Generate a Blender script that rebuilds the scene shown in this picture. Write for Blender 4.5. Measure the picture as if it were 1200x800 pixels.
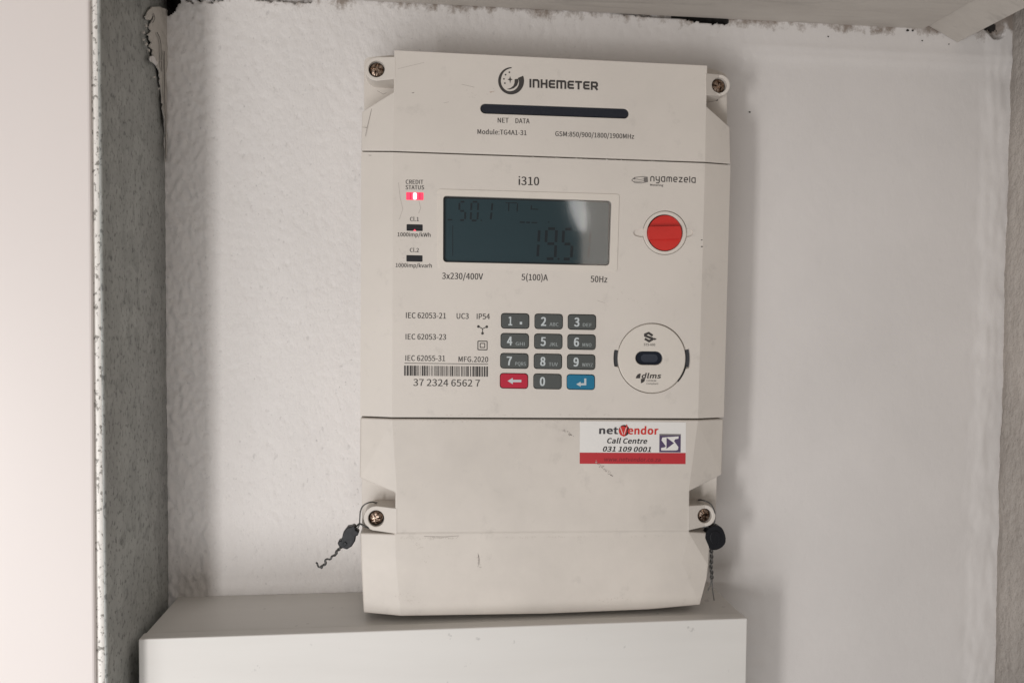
import bpy, bmesh, math, random
import numpy as np
from mathutils import Vector, noise
random.seed(7)
S = bpy.context.scene
for o in list(bpy.data.objects): bpy.data.objects.remove(o)
COL = S.collection
R_ = math.radians

# ------------------------------------------------------------------ camera
FPX, CX, CY = 900.0, 600.0, 400.0
YAW, PITCH, ROLL = R_(6.115), R_(2.056), R_(0.457)
CAM = Vector((0, -0.4, 0))
fw = Vector((math.sin(YAW)*math.cos(PITCH), math.cos(YAW)*math.cos(PITCH), -math.sin(PITCH)))
rt0 = Vector((math.cos(YAW), -math.sin(YAW), 0)); up0 = rt0.cross(fw)
rt = rt0*math.cos(ROLL) + up0*math.sin(ROLL); up = rt.cross(fw)
cd = bpy.data.cameras.new('camera'); cam = bpy.data.objects.new('camera', cd); COL.objects.link(cam)
from mathutils import Matrix
cam.matrix_world = Matrix((( rt.x, up.x, -fw.x, CAM.x), (rt.y, up.y, -fw.y, CAM.y), (rt.z, up.z, -fw.z, CAM.z), (0,0,0,1)))
cd.sensor_width = 36; cd.lens = 27; cd.clip_start = 0.01; cd.clip_end = 20
cd.dof.use_dof = False
S.camera = cam
S.view_settings.view_transform = 'Standard'; S.view_settings.look = 'None'
S.view_settings.gamma = 1; S.view_settings.exposure = 0
S.view_settings.use_curve_mapping = False

# ------------------------------------------------------------------ world and lamps
W = bpy.data.worlds.new('World'); S.world = W; W.use_nodes = True
W.node_tree.nodes['Background'].inputs[0].default_value = (1.0, 0.975, 0.93, 1)
W.node_tree.nodes['Background'].inputs[1].default_value = 0.18
def lamp(name, loc, target, sx, sy, watts, col, shape='RECTANGLE'):
    l = bpy.data.lights.new(name, 'AREA'); l.shape = shape; l.size = sx; l.size_y = sy
    l.energy = watts; l.color = col
    o = bpy.data.objects.new(name, l); COL.objects.link(o); o.location = loc
    o.rotation_euler = (Vector(target)-Vector(loc)).to_track_quat('-Z', 'Y').to_euler()
    return o
lamp('daylight_from_left', (-0.28, -0.56, -0.12), (0.0, 0, -0.04), 0.05, 0.16, 1.30, (1.0, 0.972, 0.955))
lamp('soft_fill', (-0.25, -0.76, -0.46), (0.0, 0, -0.06), 0.60, 0.40, 3.4, (1.0, 0.985, 0.985))  # added fill lamp, set low for a soft gradient over the wall
lamp('display_reflection', (0.334, -1.10, 0.13), (0.08, -0.04, 0.05), 0.105, 0.24, 0.25, (1.0, 0.88, 0.77))  # small lamp added to mirror as the grey patch in the display
gl_ = lamp('display_glint', (0.268, -1.08, 0.20), (0.055, -0.04, 0.06), 0.028, 0.10, 0.05, (1.0, 0.98, 0.95), 'ELLIPSE')  # small lamp added for the white streak in the display glass
gl_.rotation_euler.rotate_axis('Z', R_(14))


def at(px, py, Y):
    d = fw*FPX + rt*(px-CX) - up*(py-CY)
    return CAM + d*((Y-CAM.y)/d.y)

# ------------------------------------------------------------------ materials
def mat(name, col, rough=0.5, metal=0.0, **k):
    m = bpy.data.materials.new(name); m.use_nodes = True
    b = m.node_tree.nodes['Principled BSDF']
    b.inputs['Base Color'].default_value = (*col, 1); b.inputs['Roughness'].default_value = rough
    b.inputs['Metallic'].default_value = metal
    for a, v in k.items(): b.inputs[a.replace('_', ' ')].default_value = v
    return m
def nodes(m): return m.node_tree.nodes, m.node_tree.links, m.node_tree.nodes['Principled BSDF']
def tex(m, kind, scale, stretch=(1,1,1), **k):
    N, L, b = nodes(m)
    tc = N.new('ShaderNodeTexCoord'); mp = N.new('ShaderNodeMapping'); mp.inputs['Scale'].default_value = stretch
    L.new(tc.outputs['Object'], mp.inputs[0])
    t = N.new(kind); t.inputs['Scale'].default_value = scale
    for a, v in k.items():
        if a in t.inputs: t.inputs[a].default_value = v
    L.new(mp.outputs[0], t.inputs['Vector']); return t
def ramp(m, src, stops):
    N, L, b = nodes(m); r = N.new('ShaderNodeValToRGB'); L.new(src, r.inputs[0])
    e = r.color_ramp.elements
    while len(e) < len(stops): e.new(0.5)
    for x, (p, c) in zip(e, stops): x.position = p; x.color = (*c, 1)
    return r.outputs[0]
def mul(m, a, b_, fac=1.0):
    N, L, b = nodes(m); x = N.new('ShaderNodeMixRGB'); x.blend_type = 'MULTIPLY'; x.inputs[0].default_value = fac
    L.new(a, x.inputs[1]); L.new(b_, x.inputs[2]); return x.outputs[0]
def bump(m, src, strength, dist, prev=None):
    N, L, b = nodes(m); x = N.new('ShaderNodeBump'); x.inputs['Strength'].default_value = strength
    x.inputs['Distance'].default_value = dist; L.new(src, x.inputs['Height'])
    if prev: L.new(prev, x.inputs['Normal'])
    return x.outputs[0]
def base(m, s): N, L, b = nodes(m); L.new(s, b.inputs['Base Color'])
def norm(m, s): N, L, b = nodes(m); L.new(s, b.inputs['Normal'])
def g(v): return (v, v, v)

def plastic(name, col, dirt=0.93):
    m = mat(name, col, 0.48)
    a = tex(m, 'ShaderNodeTexNoise', 14, Detail=6, Roughness=0.65)
    b2 = tex(m, 'ShaderNodeTexNoise', 90, (1, 1, 0.9), Detail=8, Roughness=0.7)
    c = [col[i] for i in range(3)]
    r1 = ramp(m, a.outputs[0], [(0.30, tuple(x*dirt for x in c)), (0.62, tuple(c))])
    r2 = ramp(m, b2.outputs[0], [(0.28, g(0.88)), (0.42, g(1)), (1, g(1))])
    base(m, mul(m, r1, r2))
    f = tex(m, 'ShaderNodeTexNoise', 2600, Detail=1)
    norm(m, bump(m, f.outputs[0], 0.10, 0.0003))
    return m
M_BODY = plastic('meter_plastic', (0.640, 0.592, 0.540))
M_TERM = plastic('terminal_plastic', (0.635, 0.585, 0.530), 0.85)
M_DISC = plastic('port_plastic', (0.66, 0.61, 0.55))
M_INK = mat('grey_ink', (0.040, 0.035, 0.032), 0.6)
M_INKF = mat('faint_ink', (0.16, 0.145, 0.135), 0.6)
M_DARK = mat('black_plastic', (0.012, 0.013, 0.016), 0.35)
M_SMOKE = mat('smoked_lens', (0.010, 0.013, 0.022), 0.08)
M_SLOT = mat('slot_floor', (0.035, 0.037, 0.042), 0.6)
M_HOLE = mat('dark_recess', (0.012, 0.011, 0.010), 0.8)
M_KEY = mat('key_rubber', (0.066, 0.072, 0.069), 0.5)
_n = tex(M_KEY, 'ShaderNodeTexNoise', 900, Detail=3); norm(M_KEY, bump(M_KEY, _n.outputs[0], 0.15, 0.0003))
M_KEYR = mat('red_key_rubber', (0.44, 0.002, 0.028), 0.6)
M_KEYB = mat('blue_key_rubber', (0.004, 0.15, 0.27), 0.45)
M_KEYT = mat('key_white_ink', (0.50, 0.54, 0.55), 0.5)
M_KEYT2 = mat('key_letter_ink', (0.30, 0.33, 0.33), 0.5)
M_RED = mat('red_cap_plastic', (0.60, 0.028, 0.018), 0.45)
_n = tex(M_RED, 'ShaderNodeTexNoise', 60, Detail=5)
base(M_RED, ramp(M_RED, _n.outputs[0], [(0.3, (0.52, 0.020, 0.014)), (0.7, (0.60, 0.028, 0.020))]))
M_LCD = mat('lcd_panel', (0.018, 0.056, 0.070), 0.5)
M_SEG = mat('lcd_segment', (0.002, 0.010, 0.017), 0.5)
M_SEG2 = mat('lcd_segment_faint', (0.002, 0.010, 0.016), 0.5)
def glass_mat(name, ior):
    m = bpy.data.materials.new(name); m.use_nodes = True; N = m.node_tree.nodes; L = m.node_tree.links
    N.clear(); out = N.new('ShaderNodeOutputMaterial'); mx = N.new('ShaderNodeMixShader')
    t = N.new('ShaderNodeBsdfTransparent'); t.inputs[0].default_value = (0.93, 0.95, 0.96, 1)
    gl = N.new('ShaderNodeBsdfGlossy'); gl.inputs['Roughness'].default_value = 0.055
    fr = N.new('ShaderNodeFresnel'); fr.inputs[0].default_value = ior
    L.new(fr.outputs[0], mx.inputs[0]); L.new(t.outputs[0], mx.inputs[1]); L.new(gl.outputs[0], mx.inputs[2])
    L.new(mx.outputs[0], out.inputs[0]); return m
M_GLASS = glass_mat('display_glass', 1.6)
M_SCREW = mat('bronzed_steel', (0.34, 0.22, 0.15), 0.28, 1.0)
_n = tex(M_SCREW, 'ShaderNodeTexNoise', 700, Detail=4)
base(M_SCREW, ramp(M_SCREW, _n.outputs[0], [(0.35, (0.09, 0.055, 0.038)), (0.6, (0.46, 0.36, 0.29))]))
norm(M_SCREW, bump(M_SCREW, _n.outputs[0], 0.5, 0.0006))
M_WIRE = mat('seal_wire_steel', (0.10, 0.098, 0.095), 0.45, 0.6)
M_SEAL = mat('seal_plastic', (0.007, 0.0075, 0.010), 0.42, Specular_IOR_Level=0.3)
_n = tex(M_SEAL, 'ShaderNodeTexNoise', 260, Detail=4); norm(M_SEAL, bump(M_SEAL, _n.outputs[0], 0.3, 0.0008))
M_STICK = mat('sticker_paper', (0.72, 0.70, 0.675), 0.5)
M_STRED = mat('sticker_red', (0.45, 0.022, 0.030), 0.5)
M_STINK = mat('sticker_black', (0.012, 0.011, 0.012), 0.5)
M_STR2 = mat('sticker_red_ink', (0.56, 0.03, 0.022), 0.5)
M_STDR = mat('sticker_dark_red_ink', (0.20, 0.012, 0.018), 0.5)
M_STPU = mat('sticker_purple', (0.075, 0.050, 0.115), 0.5)
M_STGR = mat('sticker_grey', (0.16, 0.145, 0.15), 0.5)
M_SCR = mat('scuff_grey', (0.36, 0.32, 0.29), 0.7)
M_SCR2 = mat('scuff_dark', (0.20, 0.175, 0.155), 0.7)

def led(name, col, strength):
    m = mat(name, col, 0.3); b = m.node_tree.nodes['Principled BSDF']
    b.inputs['Emission Color'].default_value = (*col, 1); b.inputs['Emission Strength'].default_value = strength; return m
M_LEDR = led('lit_red_lens', (1.0, 0.05, 0.11), 0.8)
M_LEDW = led('lit_red_core', (1.0, 0.62, 0.66), 1.6)

# wall plaster paint
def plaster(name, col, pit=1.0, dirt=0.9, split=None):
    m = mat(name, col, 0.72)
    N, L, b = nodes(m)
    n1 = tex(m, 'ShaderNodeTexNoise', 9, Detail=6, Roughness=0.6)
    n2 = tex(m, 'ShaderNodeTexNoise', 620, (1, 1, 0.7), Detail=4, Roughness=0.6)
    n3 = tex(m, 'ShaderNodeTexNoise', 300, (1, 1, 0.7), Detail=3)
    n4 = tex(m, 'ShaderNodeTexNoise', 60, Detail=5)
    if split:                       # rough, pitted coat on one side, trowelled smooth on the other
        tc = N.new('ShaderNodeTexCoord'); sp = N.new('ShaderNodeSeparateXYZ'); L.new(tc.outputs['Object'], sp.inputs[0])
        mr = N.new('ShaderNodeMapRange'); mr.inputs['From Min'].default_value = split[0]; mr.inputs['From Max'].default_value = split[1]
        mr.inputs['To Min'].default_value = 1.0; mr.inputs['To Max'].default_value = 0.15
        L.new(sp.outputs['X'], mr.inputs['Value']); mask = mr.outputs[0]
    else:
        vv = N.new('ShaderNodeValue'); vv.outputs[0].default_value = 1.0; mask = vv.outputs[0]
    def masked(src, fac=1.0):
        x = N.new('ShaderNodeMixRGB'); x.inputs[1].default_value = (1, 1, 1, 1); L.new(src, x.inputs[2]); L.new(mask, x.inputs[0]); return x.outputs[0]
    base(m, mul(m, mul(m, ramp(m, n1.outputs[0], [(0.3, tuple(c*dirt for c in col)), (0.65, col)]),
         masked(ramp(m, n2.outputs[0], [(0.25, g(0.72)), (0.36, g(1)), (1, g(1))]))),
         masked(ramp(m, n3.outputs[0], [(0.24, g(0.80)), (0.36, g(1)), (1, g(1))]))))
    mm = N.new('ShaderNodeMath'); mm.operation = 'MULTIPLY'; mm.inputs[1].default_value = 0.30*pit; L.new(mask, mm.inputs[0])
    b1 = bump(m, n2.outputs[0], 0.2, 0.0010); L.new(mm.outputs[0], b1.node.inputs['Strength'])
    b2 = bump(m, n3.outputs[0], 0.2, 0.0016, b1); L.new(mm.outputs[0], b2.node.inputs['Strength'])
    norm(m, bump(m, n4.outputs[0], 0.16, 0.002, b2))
    return m
M_WALL = plaster('painted_plaster', (0.715, 0.685, 0.665), 1.0, 0.92, (0.0, 0.14))
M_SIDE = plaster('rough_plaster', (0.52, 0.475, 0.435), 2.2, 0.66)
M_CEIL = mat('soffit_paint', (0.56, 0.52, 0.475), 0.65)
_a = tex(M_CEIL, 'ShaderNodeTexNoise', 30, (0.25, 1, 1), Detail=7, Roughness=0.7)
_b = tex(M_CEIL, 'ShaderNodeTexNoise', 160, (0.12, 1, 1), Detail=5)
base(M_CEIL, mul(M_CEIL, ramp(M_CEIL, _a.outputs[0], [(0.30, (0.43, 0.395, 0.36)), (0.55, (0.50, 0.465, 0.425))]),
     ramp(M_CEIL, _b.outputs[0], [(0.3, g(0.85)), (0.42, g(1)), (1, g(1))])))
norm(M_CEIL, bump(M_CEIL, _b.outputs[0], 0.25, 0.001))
M_PVC = mat('white_pvc', (0.66, 0.64, 0.61), 0.42)
_a = tex(M_PVC, 'ShaderNodeTexNoise', 40, (0.15, 1, 1), Detail=6)
_b = tex(M_PVC, 'ShaderNodeTexNoise', 130, Detail=5, Roughness=0.6)
base(M_PVC, mul(M_PVC, ramp(M_PVC, _a.outputs[0], [(0.3, (0.615, 0.595, 0.565)), (0.6, (0.67, 0.65, 0.62))]),
     ramp(M_PVC, _b.outputs[0], [(0.26, g(0.72)), (0.33, g(1)), (1, g(1))])))
M_PEEL = plaster('flaking_paint', (0.55, 0.52, 0.48), 1.0)
M_DOOR = mat('door_enamel', (0.76, 0.70, 0.675), 0.42)
_a = tex(M_DOOR, 'ShaderNodeTexNoise', 5, (1, 1, 0.2), Detail=4)
base(M_DOOR, ramp(M_DOOR, _a.outputs[0], [(0.3, (0.735, 0.68, 0.655)), (0.7, (0.78, 0.72, 0.695))]))
# galvanised steel: spangle and vertical streaks
M_GALV = mat('galvanised_steel', (0.33, 0.335, 0.32), 0.5, 0.25)
_v = tex(M_GALV, 'ShaderNodeTexNoise', 520, (1, 1, 0.75), Detail=4, Roughness=0.6)
_w = tex(M_GALV, 'ShaderNodeTexNoise', 200, (1, 1, 0.6), Detail=5, Roughness=0.7)
_u = tex(M_GALV, 'ShaderNodeTexNoise', 14, (1, 1, 0.5), Detail=5)
base(M_GALV, mul(M_GALV, mul(M_GALV, ramp(M_GALV, _u.outputs[0], [(0.3, (0.40, 0.405, 0.39)), (0.7, (0.46, 0.48, 0.46))]),
     ramp(M_GALV, _v.outputs[0], [(0.37, g(0.52)), (0.45, g(0.98)), (1, g(1))])),
     ramp(M_GALV, _w.outputs[0], [(0.30, g(0.62)), (0.46, g(1)), (1, g(1))])))
_sp = tex(M_GALV, 'ShaderNodeTexVoronoi', 170, (1, 1, 0.7))
_c = M_GALV.node_tree.nodes['Principled BSDF'].inputs['Base Color'].links[0].from_socket
base(M_GALV, mul(M_GALV, _c, ramp(M_GALV, _sp.outputs['Color'], [(0.1, g(0.86)), (0.9, g(1.08))])))
norm(M_GALV, bump(M_GALV, _w.outputs[0], 0.3, 0.001))
M_GALV_LIT = mat('galvanised_lip_lit', (0.62, 0.60, 0.56), 0.5, 0.0)  # lit copy of the web steel, light painted in as a paler colour
_v = tex(M_GALV_LIT, 'ShaderNodeTexNoise', 520, (1, 1, 0.8), Detail=3, Roughness=0.6)
base(M_GALV_LIT, ramp(M_GALV_LIT, _v.outputs[0], [(0.36, (0.30, 0.285, 0.26)), (0.46, (0.86, 0.83, 0.79)), (1, (0.92, 0.90, 0.86))]))

# ------------------------------------------------------------------ helpers
def link(name, me, m, parent=None):
    o = bpy.data.objects.new(name, me); COL.objects.link(o)
    if m is not None and not me.materials: me.materials.append(m)
    if parent is not None: o.parent = parent; o.matrix_parent_inverse = Matrix.Translation(-wloc(parent))
    return o
def wloc(o):
    v = o.location.copy()
    return v
def tagp(o, label, cat, group=None):
    o['label'] = label; o['category'] = cat
    if group: o['group'] = group
    return o
def empty(name, loc):
    o = bpy.data.objects.new(name, None); o.empty_display_size = 0.01; COL.objects.link(o); o.location = loc; return o
def fin(bm, name, m, parent=None, bev=0, seg=2, smooth=False, ang=35):
    bmesh.ops.recalc_face_normals(bm, faces=bm.faces)
    me = bpy.data.meshes.new(name); bm.to_mesh(me); bm.free()
    o = link(name, me, m, parent)
    if smooth:
        for p in me.polygons: p.use_smooth = True
    if bev:
        b = o.modifiers.new('bevel', 'BEVEL'); b.width = bev; b.segments = seg; b.limit_method = 'ANGLE'; b.angle_limit = R_(ang)
    return o
def skirt(bm, y_back, hole_edges=None, y_hole=None):
    hs = set(hole_edges or [])
    eds = [e for e in bm.edges if len(e.link_faces) == 1]
    back = {}
    def bk(v, y):
        k = (v, y)
        if k not in back: back[k] = bm.verts.new((v.co.x, y, v.co.z))
        return back[k]
    outer = []
    for e in eds:
        y = y_hole if e in hs else y_back
        a, b = e.verts
        bm.faces.new((a, b, bk(b, y), bk(a, y)))
def slab(name, m, outer, yf, yb, holes=(), y_hole=None, parent=None, bev=0, flanks=(), extra_faces=(), **k):
    """outer: list of 3D points (front outline). flanks: polygons of 3D points sharing corners with outer."""
    bm = bmesh.new(); cache = {}
    def V(p):
        kk = (round(p[0], 6), round(p[1], 6), round(p[2], 6))
        if kk not in cache: cache[kk] = bm.verts.new(p)
        return cache[kk]
    for f in flanks: bm.faces.new([V(p) for p in f])
    def ring(pts):
        vs = [V(p) for p in pts]; es = []
        for i in range(len(vs)):
            a, b = vs[i], vs[(i+1) % len(vs)]
            e = bm.edges.get((a, b)) or bm.edges.new((a, b)); es.append(e)
        return es
    eo = ring(outer); eh = []
    for h in holes: eh += ring(h)
    bmesh.ops.triangle_fill(bm, edges=eo+eh, use_beauty=True, use_dissolve=False, normal=(0, -1, 0))
    skirt(bm, yb, eh, y_hole if y_hole is not None else yb)
    return fin(bm, name, m, parent, bev, **k)

FY = -0.0430                       # front plane of the meter
def pts(pl, Y): return [at(x, y, Y) for x, y in pl]
def arc(cx, cy, r, a0, a1, n):     # pixel-space helper used for flat prints and loops on a face
    return [(cx+r*math.cos(R_(a0+(a1-a0)*i/n)), cy+r*math.sin(R_(a0+(a1-a0)*i/n))) for i in range(n+1)]
def circ(cx, cy, rx, ry=None, n=40):
    ry = ry or rx
    return [(cx+rx*math.cos(2*math.pi*i/n), cy+ry*math.sin(2*math.pi*i/n)) for i in range(n)]
def rrect(q, r, n=4):
    """rounded quad, q = TL,TR,BR,BL pixels"""
    out = []
    q = [Vector(p) for p in q]
    for i in range(4):
        p, a, b = q[i], q[i-1], q[(i+1) % 4]
        u = (a-p).normalized()*r; v = (b-p).normalized()*r; c = p+u+v
        for j in range(n+1):
            t = j/n*math.pi/2
            out.append(tuple(c - v*math.sin(0) - u*math.sin(t)*1.0 - v*math.cos(t)))
    return out
def fixr(q, r, n=4):
    out = []
    q = [Vector(p) for p in q]
    for i in range(4):
        p, a, b = q[i], q[i-1], q[(i+1) % 4]
        u = (a-p).normalized()*r; v = (b-p).normalized()*r
        for j in range(n+1):
            t = j/n*math.pi/2
            out.append(tuple(p + u*(1-math.sin(t)) + v*(1-math.cos(t))))
    return out
def flat(name, m, poly, Y, parent, holes=()):
    """thin print on a face"""
    bm = bmesh.new(); es = []
    for lp in [poly]+list(holes):
        vs = [bm.verts.new(at(x, y, Y)) for x, y in lp]
        for i in range(len(vs)): es.append(bm.edges.new((vs[i], vs[(i+1) % len(vs)])))
    bmesh.ops.triangle_fill(bm, edges=es, use_beauty=True, normal=(0, -1, 0))
    for f in bm.faces:
        f.normal_update()
        if f.normal.y > 0: f.normal_flip()
    me = bpy.data.meshes.new(name); bm.to_mesh(me); bm.free(); return link(name, me, m, parent)
def flats(name, m, polys, Y, parent):
    """several separate marks of one printed sign in one mesh"""
    bm = bmesh.new()
    for n_, poly in enumerate(polys):
        es = []; yy = Y - 0.000004*(n_ % 12)
        vs = [bm.verts.new(at(x, y, yy)) for x, y in poly]
        for i in range(len(vs)): es.append(bm.edges.new((vs[i], vs[(i+1) % len(vs)])))
        bmesh.ops.triangle_fill(bm, edges=es, use_beauty=True, normal=(0, -1, 0))
    for f in bm.faces:
        f.normal_update()
        if f.normal.y > 0: f.normal_flip()
    me = bpy.data.meshes.new(name); bm.to_mesh(me); bm.free(); return link(name, me, m, parent)
def stroke(pl, w):
    """ribbon polygon around a polyline with mitred joins (2D)"""
    P = [Vector(p) for p in pl]; L, Rr = [], []
    for i, p in enumerate(P):
        d0 = (p-P[i-1]).normalized() if i > 0 else None
        d1 = (P[i+1]-p).normalized() if i < len(P)-1 else None
        if d0 is None: d0 = d1
        if d1 is None: d1 = d0
        n0 = Vector((-d0.y, d0.x)); n1 = Vector((-d1.y, d1.x)); n_ = (n0+n1)
        if n_.length < 1e-6: n_ = n0
        n_.normalize(); k = min(1.6, 1/max(0.3, n_.dot(n0)))
        L.append(tuple(p+n_*w/2*k)); Rr.append(tuple(p-n_*w/2*k))
    return L + Rr[::-1]

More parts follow.
